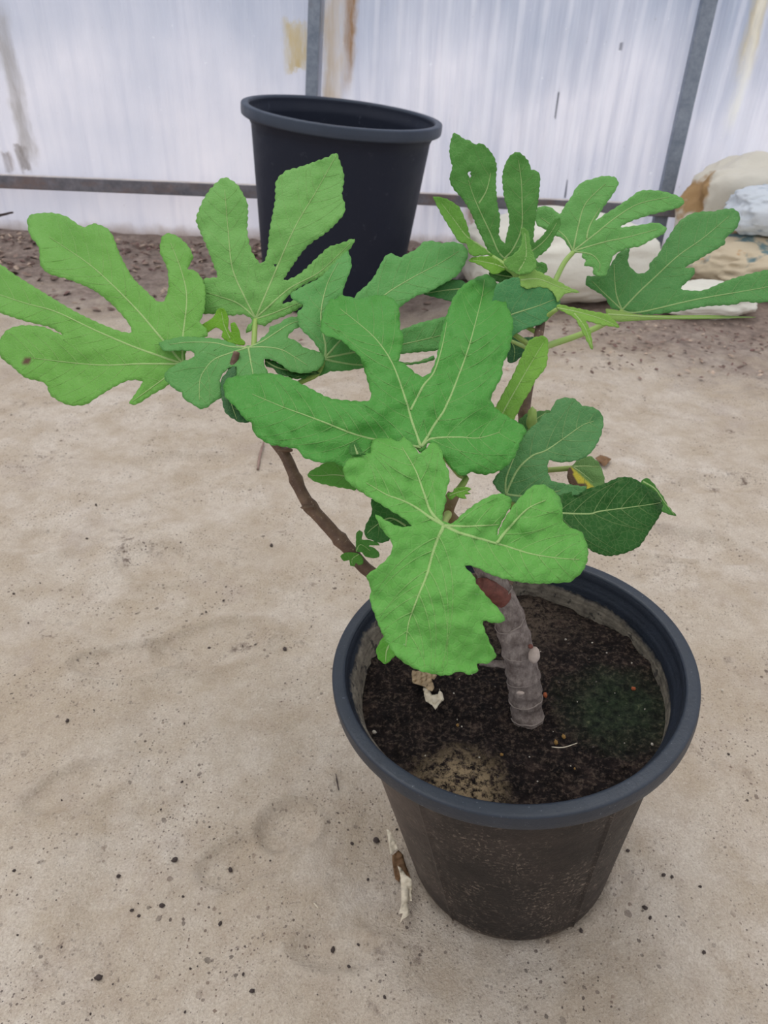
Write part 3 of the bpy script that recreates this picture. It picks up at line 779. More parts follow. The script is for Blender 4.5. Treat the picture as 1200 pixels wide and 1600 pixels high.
# 4 big leaf at far left
LEAVES[4] = build_leaf(D([(862, 1050), (840, 1075), (805, 1118), (780, 1150), (710, 1190), (645, 1232), (606, 1231), (635, 1185), (668, 1128), (600, 1122), (520, 1160), (440, 1210), (400, 1236), (320, 1238), (240, 1195), (210, 1135), (120, 1110), (60, 1060), (5, 1015), (-12, 960), (30, 890), (100, 866), (200, 872), (258, 897), (300, 912), (230, 872), (110, 842), (0, 806), (-130, 770), (-220, 730), (-235, 690), (-180, 620), (-90, 575), (0, 580), (60, 622), (200, 710), (350, 800), (480, 862), (570, 895), (618, 897), (600, 850), (530, 770), (440, 700), (330, 652), (230, 622), (190, 582), (182, 500), (140, 440), (128, 370), (150, 345), (240, 338), (310, 355), (388, 405), (440, 388), (500, 410), (530, 450), (560, 530), (620, 640), (680, 700), (738, 753), (770, 750), (790, 690), (785, 600), (750, 520), (760, 450), (792, 434), (835, 450), (880, 492), (904, 545), (878, 600), (912, 608), (945, 645), (962, 700), (955, 800), (935, 850), (965, 880), (970, 915), (900, 935), (872, 980)]),
    [D([(858, 1045), (760, 930), (640, 790), (500, 650), (400, 565), (230, 450)]), D([(858, 1045), (640, 970), (440, 885), (260, 800), (100, 755), (-150, 670)]), D([(858, 1045), (660, 1045), (450, 1050), (150, 1018)]), D([(858, 1045), (855, 940), (875, 740), (850, 610), (800, 480)]), D([(858, 1045), (760, 1120), (620, 1222)])],
    .68, (-.12, -.62, .78), (118, 178, 78), fold=.2, droop=.5, wave=.006, label='big five-lobed leaf reaching out of frame on the left', vw=1.2,
    brown=lambda v: 1.0 if (v-Vector(D([(125, 1030)])[0])).length < 6 else 0.0)

# 5 flat blue-green leaf between them
LEAVES[5] = build_leaf(E4([(505, 482), (478, 490), (400, 462), (345, 442), (260, 432), (100, 425), (30, 440), (-45, 462), (-15, 510), (70, 508), (150, 512), (178, 530), (160, 560), (120, 572), (60, 600), (0, 640), (-12, 685), (20, 722), (60, 757), (95, 772), (110, 812), (160, 842), (210, 873), (250, 866), (300, 827), (345, 797), (338, 720), (335, 682), (362, 642), (400, 614), (437, 612), (430, 660), (440, 720), (500, 770), (580, 760), (632, 700), (632, 645), (608, 595), (612, 562), (660, 566), (720, 598), (762, 632), (800, 645), (860, 651), (930, 637), (975, 602), (990, 570), (980, 535), (940, 515), (860, 492), (810, 450), (755, 427), (800, 377), (870, 342), (892, 322), (850, 308), (800, 300), (750, 310), (700, 346), (650, 362), (635, 402), (600, 430), (562, 466), (530, 482)]),
    [E4([(512, 490), (525, 570), (542, 665), (540, 730)]), E4([(512, 490), (400, 525), (300, 565), (240, 630), (208, 700), (206, 820)]), E4([(512, 490), (620, 488), (720, 505), (800, 550), (880, 602)]), E4([(512, 490), (400, 485), (300, 462), (140, 458), (20, 472)]), E4([(512, 490), (600, 452), (680, 400), (770, 345), (850, 322)])],
    .665, (-.05, -.42, .9), (98, 160, 84), fold=.2, droop=1.0, wave=.004, label='blue-green leaf with a long left lobe beside the young shoot')

# 6 broad leaf behind the middle
LEAVES[6] = build_leaf(G([(245, 750), (215, 690), (180, 640), (110, 570), (92, 485), (130, 442), (70, 405), (50, 375), (90, 348), (145, 318), (205, 290), (250, 255), (300, 200), (350, 150), (385, 120), (405, 165), (408, 215), (380, 290), (355, 370), (380, 420), (420, 400), (450, 362), (490, 330), (540, 275), (580, 200), (610, 150), (642, 135), (692, 158), (725, 142), (790, 110), (830, 70), (880, 62), (940, 75), (1000, 68), (1062, 85), (1092, 130), (1080, 180), (1032, 260), (950, 310), (860, 360), (790, 382), (700, 442), (650, 500), (620, 570), (700, 582), (800, 545), (900, 520), (980, 503), (1040, 520), (1080, 560), (1060, 610), (1000, 660), (910, 700), (800, 712), (700, 722), (600, 745), (720, 774), (800, 768), (890, 735), (900, 752), (870, 765), (800, 780), (650, 795), (470, 806), (380, 820), (285, 825), (240, 845), (150, 864), (60, 868), (40, 855), (140, 830), (230, 805)]),
    [G([(252, 748), (335, 655), (450, 530), (595, 385), (760, 280), (930, 190), (1040, 120)]), G([(252, 748), (258, 680), (230, 500), (265, 320), (330, 190)]), G([(252, 748), (430, 712), (715, 665), (930, 615), (1040, 580)]), G([(252, 755), (350, 775), (470, 788), (700, 782), (860, 760)]), G([(252, 750), (210, 820), (80, 860)])],
    .67, (.0, -.62, .78), (100, 166, 88), fold=.22, droop=.5, wave=.004, label='broad leaf behind the central one with a lobe crossing the empty pot', vw=1.2)

# 7 upright leaf at upper right: tall lobes
LEAVES[7] = build_leaf(T([(560, 1050), (500, 1000), (460, 950), (430, 880), (380, 780), (330, 660), (270, 560), (200, 482), (172, 432), (165, 380), (185, 310), (170, 240), (162, 180), (175, 90), (198, 40), (240, 60), (270, 85), (320, 100), (355, 128), (410, 121), (450, 150), (482, 188), (510, 230), (530, 300), (522, 420), (535, 600), (556, 700), (546, 830), (568, 880), (596, 900), (610, 840), (632, 740), (620, 640), (590, 540), (575, 380), (600, 280), (640, 215), (690, 187), (732, 210), (775, 255), (800, 325), (845, 335), (868, 390), (855, 560), (832, 700), (816, 890), (850, 880), (900, 832), (940, 760), (990, 712), (1022, 703), (1028, 760), (985, 840), (940, 930), (880, 985), (835, 1022), (845, 1048), (900, 1052), (922, 1080), (920, 1125), (840, 1150), (760, 1140), (700, 1180), (630, 1120)]),
    [T([(590, 1020), (540, 960), (480, 820), (400, 650), (345, 520), (310, 410)]), T([(590, 1020), (660, 940), (725, 780), (728, 560), (722, 410), (700, 250)]), T([(600, 1020), (700, 1000), (820, 950), (930, 850), (1000, 740)]), T([(390, 590), (450, 490), (485, 350)]), T([(590, 1020), (700, 1060), (860, 1090)])],
    .73, (.0, -.9, .42), (92, 152, 70), fold=.3, droop=.3, wave=.005, teeth=1.8, period=9, label='upright leaf with two tall lobes against the plastic wall', holes=[T([(318, 355)])[0]+(2.4,), T([(322, 372)])[0]+(2.0,)])
# 7b its neighbour: narrow curled lobe at the left
LEAVES[71] = build_leaf(T([(520, 1010), (455, 990), (350, 1000), (312, 965), (300, 905), (240, 890), (200, 832), (150, 752), (100, 672), (60, 592), (36, 536), (80, 540), (140, 555), (200, 590), (240, 622), (272, 690), (300, 762), (330, 870), (400, 922), (460, 962)]),
    [T([(500, 1000), (420, 930), (300, 850), (200, 720), (100, 590)])], .72, (.25, -.8, .5), (112, 168, 66), fold=.5, droop=.3, wave=.003, label='narrow bright green leaf lobe curling to the left')
LEAVES[72] = build_leaf(T([(600, 1100), (510, 1142), (450, 1100), (380, 1060), (310, 1032), (365, 1008), (480, 1004), (560, 1050)]),
    [T([(600, 1095), (500, 1060), (340, 1030)])], .71, (.1, -.6, .78), (112, 164, 50), fold=.4, wave=.002, label='small yellow-green leaf lobe')
LEAVES[73] = build_leaf(T([(700, 1140), (620, 1100), (590, 1040), (660, 990), (715, 930), (730, 860), (720, 785), (765, 792), (785, 850), (795, 930), (830, 1020), (840, 1080), (790, 1130)]),
    [T([(700, 1120), (760, 1000), (750, 820)])], .70, (-.2, -.75, .6), (112, 166, 76), fold=.5, wave=.003, label='folded pale leaf in the middle of the upper right cluster')
LEAVES[74] = build_leaf(T([(640, 1200), (560, 1210), (500, 1170), (470, 1130), (520, 1120), (600, 1100), (690, 1160)]),
    [T([(680, 1170), (500, 1140)])], .74, (0, -.7, .6), (58, 112, 44), fold=.3, wave=.002, label='small dark green leaf')
# 8 yellow-green undersides
LEAVES[8] = build_leaf(K([(560, 210), (590, 160), (605, 130), (650, 150), (700, 175), (800, 225), (860, 260), (922, 286), (850, 290), (815, 315), (795, 345), (775, 300), (740, 266), (680, 255), (620, 265), (585, 255)]),
    [K([(575, 215), (680, 210), (800, 255), (900, 284)])], .70, (.1, -.72, .68), (146, 186, 92), fold=.3, wave=.003, label='yellow-green leaf seen from below')
LEAVES[81] = build_leaf(K([(785, 375), (805, 358), (860, 372), (1000, 400), (1080, 415), (1120, 450), (1155, 490), (1080, 482), (1020, 470), (960, 455), (985, 520), (998, 625), (965, 570), (930, 500), (895, 440), (830, 402)]),
    [K([(790, 378), (900, 400), (1040, 440), (1140, 485)]), K([(890, 410), (950, 490), (996, 615)])], .69, (.1, -.6, .78), (138, 182, 78), fold=.4, wave=.002, label='slender yellow-green leaf with a pointed hanging tip')
# 9 blue-green leaf right of the central one
LEAVES[9] = build_leaf(K([(515, 560), (505, 600), (440, 560), (400, 420), (420, 290), (435, 245), (490, 215), (560, 200), (580, 250), (620, 264), (680, 252), (740, 266), (790, 300), (806, 342), (770, 410), (700, 470), (600, 502), (540, 535)]),
    [K([(440, 450), (530, 415), (670, 370), (770, 330)])], .698, (.0, -.84, .545), (84, 150, 92), fold=.15, wave=.003, label='blue-green rounded leaf behind the tall central lobe')
LEAVES[10] = build_leaf(K([(505, 545), (560, 558), (650, 550), (622, 600), (590, 652), (550, 688), (525, 702), (500, 690), (498, 640)]),
    [K([(510, 560), (540, 620), (535, 690)])], .77, (.0, -.6, .6), (62, 112, 72), fold=.3, wave=.002, label='small dark leaf behind the brown stem')
# 11 narrow upright bright leaf
LEAVES[11] = build_leaf(Q([(120, 500), (100, 430), (125, 405), (160, 340), (220, 230), (270, 120), (312, 40), (370, 18), (405, 30), (410, 100), (397, 190), (342, 260), (312, 320), (270, 385), (228, 468), (180, 520)]),
    [Q([(140, 500), (170, 425), (240, 300), (300, 195), (385, 55)])], .64, (.25, -.75, .6), (128, 180, 70), fold=.45, droop=.4, wave=.003, label='narrow bright green leaf standing between central lobe and brown stem')
# 12 grey-green leaf above the yellowed one
LEAVES[12] = build_leaf(Q([(175, 900), (150, 880), (130, 860), (108, 820), (140, 770), (200, 700), (235, 640), (285, 560), (320, 520), (360, 490), (385, 450), (420, 440), (440, 400), (462, 370), (505, 358), (560, 366), (600, 402), (655, 410), (700, 440), (716, 490), (700, 570), (655, 650), (605, 690), (540, 708), (470, 712), (415, 702), (408, 760), (430, 815), (480, 828), (560, 842), (625, 852), (580, 890), (500, 905), (420, 930), (300, 960), (215, 930)]),
    [Q([(178, 890), (240, 760), (320, 680), (400, 648), (500, 580), (600, 510), (662, 488)]), Q([(178, 890), (180, 800), (235, 660)]), Q([(178, 890), (300, 900), (480, 870)])],
    .60, (-.15, -.6, .78), (88, 142, 84), fold=.25, droop=.6, wave=.004, label='grey-green leaf standing right of the central one', vw=1.2)
# 13 dark right-hand lobe
LEAVES[13] = build_leaf(Q([(400, 960), (440, 910), (480, 892), (600, 867), (700, 842), (760, 815), (810, 797), (870, 800), (930, 830), (1000, 872), (1040, 940), (1030, 1000), (970, 1092), (920, 1170), (880, 1195), (830, 1215), (740, 1230), (650, 1200), (590, 1150), (480, 1120), (410, 1060)]),
    [Q([(400, 985), (500, 995), (640, 998), (690, 985), (840, 965), (950, 950), (1040, 935)])],
    .585, (.05, -.5, .86), (38, 92, 28), fold=.25, droop=1.2, wave=.005, teeth=1.8, period=11, label='dark green leaf reaching right over the pot rim', vw=1.1)
LEAVES[131] = build_leaf(Q([(925, 826), (952, 800), (990, 828), (1015, 865), (1045, 905), (1072, 955), (1116, 1008), (1075, 998), (1040, 982), (1045, 940), (1010, 880), (960, 845)]),
    [Q([(935, 820), (1000, 860), (1050, 930), (1105, 1002)])], .60, (.3, -.6, .7), (74, 132, 54), fold=.4, wave=.001, minor=False, label='curled pointed leaf tip')
# 14 yellowing leaf
yc = Q([(620, 800)])[0]
LEAVES[14] = build_leaf(Q([(545, 735), (570, 705), (605, 688), (642, 680), (690, 718), (715, 780), (722, 825), (690, 860), (640, 870), (560, 850), (525, 822), (517, 775), (530, 745)]),
    [Q([(545, 738), (600, 775), (660, 825)]), Q([(545, 738), (620, 735), (690, 740)])], .66, (.1, -.6, .7), (110, 150, 84), fold=.3, wave=.002,
    yellow=lambda v: max(0, min(1, ((v.y-Q([(0, 738)])[0][1])-.92*(v.x-Q([(545, 0)])[0][0]))/3)),
    brown=lambda v: 1.0 if ((v.y-Q([(0, 738)])[0][1])-2.6*(v.x-Q([(536, 0)])[0][0])) > 0 or (v.y > Q([(0, 826)])[0][1] and v.x < Q([(622, 0)])[0][0]) else 0.0,
    label='half yellowed leaf with a brown dry patch')
# small leaves at the centre right
LEAVES[141] = build_leaf(Q([(250, 485), (280, 455), (312, 438), (360, 432), (425, 430), (400, 470), (360, 505), (320, 545), (285, 570), (262, 530)]),
    [Q([(290, 560), (330, 490), (400, 440)])], .66, (0, -.6, .8), (88, 138, 72), fold=.3, wave=.002, label='small leaf at the foot of the brown stem')
# 15 / 16 leaves at far right
LEAVES[15] = build_leaf(W3([(238, 362), (215, 330), (190, 292), (160, 280), (110, 250), (62, 225), (52, 190), (68, 138), (125, 138), (172, 172), (200, 130), (235, 80), (252, 45), (290, 12), (340, -2), (380, -14), (440, -12), (462, 18), (440, 65), (402, 118), (372, 160), (350, 205), (400, 170), (450, 140), (520, 92), (560, 62), (600, 54), (680, 60), (760, 85), (787, 110), (762, 138), (700, 155), (640, 170), (600, 180), (520, 208), (468, 238), (560, 228), (650, 215), (700, 243), (682, 270), (620, 300), (570, 328), (500, 343), (440, 372), (420, 420), (402, 468), (385, 480), (340, 470), (336, 432), (295, 425), (302, 395), (280, 385), (287, 365), (262, 360)]),
    [W3([(238, 355), (350, 268), (450, 188), (560, 122), (710, 88)]), W3([(238, 355), (262, 240), (300, 120), (400, 20)]), W3([(238, 355), (390, 310), (500, 287), (650, 248)]), W3([(238, 355), (330, 372), (372, 420), (362, 455)]), W3([(238, 355), (200, 285), (140, 235), (80, 190)]), W3([(305, 295), (320, 230), (372, 140)])],
    .76, (-.15, -.72, .66), (112, 174, 92), fold=.2, droop=.4, wave=.004, label='bright six-lobed leaf before the cream sack')
LEAVES[16] = build_leaf(W3([(480, 648), (425, 632), (396, 580), (340, 545), (303, 520), (308, 480), (350, 478), (400, 460), (432, 410), (470, 358), (515, 345), (508, 410), (530, 445), (565, 468), (612, 450), (618, 415), (660, 370), (700, 300), (760, 212), (820, 172), (880, 160), (930, 160), (970, 150), (1030, 146), (1062, 180), (1045, 240), (990, 290), (985, 320), (900, 370), (840, 405), (788, 436), (838, 440), (828, 480), (768, 540), (850, 552), (900, 543), (1000, 500), (1100, 470), (1200, 446), (1320, 425), (1400, 450), (1410, 500), (1340, 550), (1200, 602), (1130, 608), (1080, 602), (1030, 618), (900, 625), (750, 652), (600, 667)]),
    [W3([(480, 645), (560, 560), (640, 485), (760, 375), (880, 290), (1010, 180)]), W3([(480, 648), (570, 655), (850, 592), (1200, 530), (1370, 480)]), W3([(480, 645), (450, 560), (440, 420)]), W3([(480, 645), (400, 570), (330, 500)])],
    .78, (-.1, -.66, .75), (92, 152, 82), fold=.2, droop=.3, wave=.004, label='large leaf stretching out of frame on the right')
LEAVES[161] = build_leaf(W3([(400, 640), (480, 652), (560, 668), (700, 672), (900, 670), (1060, 676), (1142, 681), (1000, 686), (850, 690), (700, 691), (560, 697), (470, 702), (420, 690)]),
    [W3([(410, 665), (700, 681), (1120, 681)])], .75, (.0, -.5, .86), (138, 168, 84), fold=.1, wave=.001, minor=False, teeth=.3, label='edge-on lobe under the right-hand leaf')
# 17-22 small and hidden ones
LEAVES[17] = build_leaf(A([(194, 1020), (212, 978), (240, 950), (300, 1000), (284, 1032), (258, 1060), (235, 1078), (205, 1056)]),
    [A([(262, 975), (240, 1020), (236, 1070)])], .56, (0, -.5, .86), (98, 168, 58), fold=.2, wave=.002, label='small leaf inside the pot rim')
LEAVES[18] = build_leaf(S7([(420, 330), (400, 480), (350, 478), (300, 470), (240, 460), (150, 440), (85, 415), (48, 378), (80, 345), (120, 325), (180, 290), (260, 262), (340, 270)]),
    [S7([(410, 400), (250, 378), (140, 384), (60, 378)])], .60, (-.1, -.5, .86), (106, 172, 70), fold=.2, wave=.003, label='pointed light green leaf peeking out left of the nearest leaf')
LEAVES[181] = build_leaf(S7([(350, 215), (352, 175), (372, 142), (395, 140), (420, 175), (445, 215), (470, 230), (420, 235), (370, 235)]),
    [S7([(410, 230), (385, 160)])], .545, (0, -.5, .86), (58, 118, 44), fold=.2, wave=.001, minor=False, label='small dark leaf tip')
LEAVES[19] = build_leaf(S7([(508, 555), (580, 590), (700, 655), (800, 740), (795, 765), (720, 760), (660, 790), (632, 850), (570, 866), (520, 850), (470, 825), (460, 782), (472, 735), (498, 690), (515, 640)]),
    [S7([(760, 745), (640, 690), (520, 760), (480, 800)])], .57, (-.1, -.55, .7), (60, 118, 50), fold=.25, wave=.003, label='dark green leaf hidden below the nearest leaf')
LEAVES[20] = build_leaf(E4([(345, 690), (370, 655), (400, 620), (432, 615), (440, 700), (520, 800), (600, 880), (530, 945), (515, 957), (460, 958), (400, 925), (365, 890), (350, 830), (340, 750)]),
    [E4([(440, 700), (400, 800), (440, 940)])], .64, (-.1, -.4, .9), (60, 108, 62), fold=.2, wave=.003, label='dark leaf below the left lobe of the central leaf')
LEAVES[22] = build_leaf(G([(830, 368), (900, 330), (960, 300), (1040, 290), (1090, 320), (1060, 380), (1005, 415), (950, 402), (890, 388)]),
    [G([(1070, 340), (960, 350), (850, 368)])], .72, (.1, -.6, .78), (72, 132, 72), fold=.2, wave=.002, label='dark leaf tip behind the central leaf')
LEAVES[23] = build_leaf(E4([(615, 562), (670, 575), (740, 615), (800, 650), (900, 640), (960, 650), (880, 665), (800, 672), (710, 660), (660, 615), (625, 610)]),
    [E4([(620, 575), (720, 625), (940, 652)])], .66, (0, -.5, .86), (52, 104, 48), fold=.2, wave=.001, minor=False, label='dark slender leaf under the blue-green one')

# ---- shoots (unfolding leaflets)
def shoot(name, polys, depth, normal, color, label):
    o = None
    for p, v in polys:
        o, O = build_leaf(p, [v], depth, normal, color, fold=.4, wave=.002, teeth=.4, period=6, minor=False, grid=2.5, vw=.6)
        o.name = name; o['label'] = label
    return o
shoot('young_leaf', [(E4([(170, 420), (200, 365), (290, 305), (322, 250), (360, 250), (388, 310), (385, 370), (405, 398), (402, 340), (425, 332), (455, 385), (465, 435), (490, 452), (485, 478), (400, 465), (345, 425), (352, 390), (310, 366), (250, 402)]), E4([(400, 440), (360, 350), (345, 270)]))], .695, (0, -.7, .6), (118, 174, 42), 'yellow-green crinkled young leaf of the left shoot')
shoot('young_leaf', [(S7([(1050, 515), (1100, 500), (1105, 478), (1150, 468), (1200, 466), (1230, 480), (1200, 500), (1225, 515), (1180, 520), (1195, 548), (1150, 545), (1120, 530), (1080, 560)]), S7([(1065, 530), (1130, 505), (1210, 485)]))], .535, (0, -.6, .8), (112, 168, 56), 'tiny green leaf at the top of the central stem')
shoot('young_leaf', [(S7([(285, 965), (320, 940), (370, 937), (412, 945), (447, 975), (447, 1020), (415, 1027), (397, 1010), (385, 1038), (357, 1032), (350, 992), (310, 1000)]), S7([(420, 950), (370, 985), (372, 1025)]))], .632, (0, -.6, .8), (92, 152, 58), 'small three-lobed leaf left of the stem joint')
shoot('young_leaf', [(S7([(400, 930), (398, 860), (400, 800), (422, 778), (447, 795), (440, 845), (480, 845), (560, 868), (568, 886), (500, 886), (488, 892), (530, 905), (562, 935), (565, 968), (522, 978), (465, 965), (440, 935)]), S7([(400, 930), (430, 880), (500, 925)]))], .632, (0, -.6, .8), (84, 146, 60), 'small lobed leaf right of the stem joint')

# ---- wood: trunk, branches
SCARR = simple('pale_bark', (142, 130, 123), .85, .2, 200)
def px3(lst): return [at(x, y, d) for x, y, d in lst]
dB = (base-CAM).dot(FW)
rings = [.018, .034, .047, .062, .083, .104, .128]
def trunk_r(s, an):
    v = 1.0
    for r0 in rings: v += .085*math.exp(-((s-r0-.004*math.sin(an))/.0028)**2)
    v += .06*math.exp(-(s/.012)**2)
    return v + .03*noise.noise(Vector((s*60, math.cos(an)*1.5, math.sin(an)*1.5)))
k_ = dB/FPX
tp = px3([(826, 1140, dB+.003), (823, 1108, dB-.002), (818, 1060, dB-.014), (808, 1010, dB-.024), (790, 950, dB-.036), (774, 915, dB-.044), (757, 880, dB-.052), (735, 845, dB-.062)])
vs, fs = tube(tp, [24*k_, 23.5*k_, 24.5*k_, 24*k_*.98, 22.5*k_*.96, 21*k_*.93, 20*k_*.9, 17*k_*.86], 40, .0018, .0006, trunk_r)
trunk = mesh_obj('trunk', vs, fs, BARK, fig)
trunk['label'] = 'grey ringed woody trunk'
# pale bark rings
tpts = []
for i in range(len(tp)-1):
    for j in range(20): tpts.append(tp[i].lerp(tp[i+1], j/20))
def ring(frac, r, tilt, seed):
    r *= .975
    i = int(frac*(len(tpts)-2)); c = tpts[i]; t = (tpts[min(i+2, len(tpts)-1)]-tpts[max(i-2, 0)]).normalized()
    a = t.orthogonal().normalized(); b = t.cross(a); P_ = []
    for k in range(41):
        an = 2*math.pi*k/40
        P_.append(c+(a*math.cos(an)+b*math.sin(an))*(r*(1+.03*noise.noise(Vector((math.cos(an)*2, math.sin(an)*2, seed)))))+t*tilt*math.sin(an+seed)+t*.0015*noise.noise(Vector((math.cos(an)*3, math.sin(an)*3, seed+4))))
    v_, f_ = tube(P_, [.0006+.0005*abs(noise.noise(Vector((k*.3, seed, 0)))) for k in range(41)], 6, .002, .0004)
    return v_, f_
for fr, rr, tl, sd_ in ((.10, .0157, .001, 1), (.2, .0158, .0015, 2), (.29, .0158, .002, 3), (.40, .0151, .003, 5), (.53, .0144, .004, 8), (.68, .0132, .002, 9)):
    v_, f_ = ring(fr, rr, tl, sd_); mesh_obj('bark_ring', v_, f_, SCARR, trunk)
# scar, knob and stub
def blob(c, ax, r, mat, parent, name, seed=0, amp=.12, sub=3):
    bm = bmesh.new(); bmesh.ops.create_icosphere(bm, subdivisions=sub, radius=1)
    a = Vector(ax[0]).normalized(); b = a.orthogonal().normalized() if ax[1] is None else (Vector(ax[1])-a*a.dot(Vector(ax[1]))).normalized(); c3 = a.cross(b)
    vs = []
    for v in bm.verts:
        s = 1+amp*noise.noise(v.co*1.7+Vector((seed, seed*.7, 0)))
        vs.append(c+(a*v.co.x*r[0]+b*v.co.y*r[1]+c3*v.co.z*r[2])*s)
    fs = [tuple(v.index for v in f.verts) for f in bm.faces]; bm.free()
    if parent is None: o = mesh_obj(name, vs, fs, mat, origin=c)
    else: o = mesh_obj(name, vs, fs, mat, parent)
    return o
SCAR = simple('pale_scar', (176, 160, 150), .8, .12, 200)
REDB = simple('reddish_bark', (112, 66, 56), .7, .35, 160, bump=.0015)
s_ = at(834.5, 1024, dB-.042); blob(s_, (UP, RT), (.0075, .0052, .004), SCAR, trunk, 'leaf_scar', 3, .15)
s_ = at(813, 1083, dB-.034); blob(s_, (RT, UP), (.0035, .002, .002), SCAR, trunk, 'leaf_scar', 5, .2)
s_ = at(829, 1010, dB-.046); blob(s_, (RT, UP), (.0022, .0022, .002), REDB, trunk, 'bud', 6, .2)
stub = px3([(785, 935, dB-.045), (765, 920, dB-.055), (748, 913, dB-.062)])
vs, fs = tube(stub, [.0095, .0085, .006], 20, .0015, .0012)
st_ = mesh_obj('branch_stub', vs, fs, REDB, fig); st_['label'] = 'short reddish brown stub'
vs, fs = tube(px3([(812, 1040, dB-.012), (785, 1038, dB-.018), (750, 1036, dB-.026)]), [.006, .0035, .0025], 12, .002, .001)
mesh_obj('branch_stub', vs, fs, BARK, fig)

def node_r(nodes, a=.28, w=.0035):
    def f(s, an):
        v = 1.0
        for n0 in nodes: v += a*math.exp(-((s-n0)/w)**2)
        return v + .04*noise.noise(Vector((s*90, math.cos(an), math.sin(an))))
    return f
# left branch: trunk to the left cluster
lb = px3([(745, 905, .655), (690, 915, .65), (630, 920, .645), (577, 893, .64), (545, 858, .638), (512, 822, .636), (484, 790, .634), (468, 762, .634), (447, 714, .634), (431, 692, .636), (405, 660, .64), (378, 625, .65), (362, 590, .655), (370, 550, .655)])
lr = [.0065, .0064, .0062, .0060, .0060, .0059, .0057, .0054, .0052, .0052, .005, .0048, .0042, .003]
br = stalk(lb, lr, fig, 'branch', (88, 66, 54), TWIG, 18, rfun=node_r([.145, .185, .212]), bump=.0003); br['label'] = 'brown branch rising to the left cluster'
# node ring details on it
for (x, y, d) in ((481, 793, .628), (446, 703, .63)):
    blob(at(x, y, d), (RT, UP), (.0065, .0022, .005), TWIG, br, 'node_ring', x, .25).color = lin((96, 76, 62))
# central shoot
cs = px3([(752, 872, .645), (738, 850, .625), (720, 830, .60), (703, 812, .575), (697, 800, .56), (702, 785, .555), (709, 772, .555)])
c1_ = stalk(cs, [.011, .009, .0075, .0068, .0062, .0056, .005], fig, 'branch', (120, 104, 66), TWIG, 16, rfun=node_r([.06]))
c1_['label'] = 'short green-brown central stem'
# right stem
rs = px3([(778, 930, dB-.044), (800, 880, .665), (812, 800, .672), (816, 700, .685), (820, 640, .69), (828, 590, .695), (838, 545, .70), (843, 515, .705), (848, 490, .71)])
r1_ = stalk(rs, [.008, .0068, .006, .0055, .0052, .005, .0048, .0046, .004], fig, 'branch', (78, 60, 50), TWIG, 16, rfun=node_r([.1, .2]))
r1_['label'] = 'dark brown stem rising to the right cluster'

# ---- petioles
def pet(key, pts, r0, r1, color=(150, 178, 92)):
    leaf_o, O = LEAVES[key]
    P_ = px3(pts); P_[0] = O.copy() - Vector((0, 0, .0015))
    n_ = len(P_); stalk(P_, [r0+(r1-r0)*i/(n_-1) for i in range(n_)], leaf_o, 'petiole', color)
pet(1, [(693, 821, .5), (696, 812, .52), (700, 805, .545), (699, 802, .56)], .0022, .0034, (186, 200, 130))
pet(2, [(658, 698, .56), (690, 712, .585), (718, 742, .57), (728, 748, .56), (709, 775, .556)], .0019, .0028)
pet(3, [(399, 497, .71), (398, 515, .705), (396, 545, .692), (388, 590, .67)], .0026, .003, (140, 176, 80))
pet(4, [(286, 568, .68), (310, 585, .675), (345, 612, .66), (368, 618, .655)], .002, .003)
pet(5, [(388, 542, .665), (380, 565, .66), (370, 590, .655)], .002, .003)
pet(6, [(507, 559, .67), (495, 585, .662), (465, 600, .668), (410, 640, .65)], .002, .003)
pet(7, [(788, 404, .73), (805, 430, .725), (822, 460, .715), (845, 495, .71)], .0022, .0034, (150, 186, 100))
pet(71, [(769, 400, .72), (790, 416, .712), (812, 434, .708), (835, 470, .708), (846, 498, .71)], .0028, .0036, (140, 184, 96))
pet(15, [(895.4, 392.4, .76), (882, 410, .757), (868, 438, .75), (855, 470, .735), (846, 505, .71)], .0026, .0032, (142, 180, 96))
pet(16, [(972, 484, .78), (958, 498, .775), (930, 513, .76), (898, 526, .745), (868, 536, .73), (842, 545, .70)], .0028, .0036, (146, 180, 92))
pet(12, [(790, 772, .60), (795, 785, .625), (805, 800, .65), (812, 805, .668)], .002, .003)
pet(13, [(853, 799, .585), (835, 805, .61), (818, 812, .645), (812, 815, .67)], .002, .003)
pet(14, [(894.4, 729, .66), (875, 733, .668), (852, 735, .675), (835, 738, .68), (818, 742, .682)], .0026, .003, (160, 172, 104))
pet(11, [(780, 662, .64), (790, 680, .66), (812, 690, .684)], .0022, .003)
pet(9, [(777, 500, .70), (800, 520, .705), (836, 545, .705)], .002, .003)
pet(8, [(813, 437, .70), (835, 465, .706), (845, 495, .71)], .002, .003)
pet(81, [(871, 481, .69), (858, 492, .70), (845, 505, .71)], .002, .003)
pet(10, [(796, 529, .77), (815, 540, .74), (838, 550, .70)], .0018, .0024)
pet(18, [(559, 747, .60), (590, 762, .615), (640, 800, .62), (690, 830, .605)], .0018, .0026)
pet(19, [(635, 821, .57), (660, 830, .59), (700, 830, .60)], .0018, .0026)
pet(22, [(725, 451, .72), (770, 480, .72), (840, 520, .705)], .0018, .0026)
# joint bundle at the grey-green leaf
blob(at(803, 783, .605), (RT, UP), (.006, .0045, .004), STALK, LEAVES[12][0], 'bud', 2, .4).color = lin((150, 160, 96))
blob(at(824, 708, .64), (UP, RT), (.008, .003, .003), STALK, r1_, 'bud', 4, .4).color = lin((128, 150, 70))
blob(at(831, 655, .655), (UP, RT), (.011, .005, .004), STALK, r1_, 'bud', 5, .3).color = lin((106, 142, 60))
blob(at(366, 612, .635), (UP, RT), (.012, .006, .005), STALK, br, 'bud', 7, .3).color = lin((120, 140, 80))

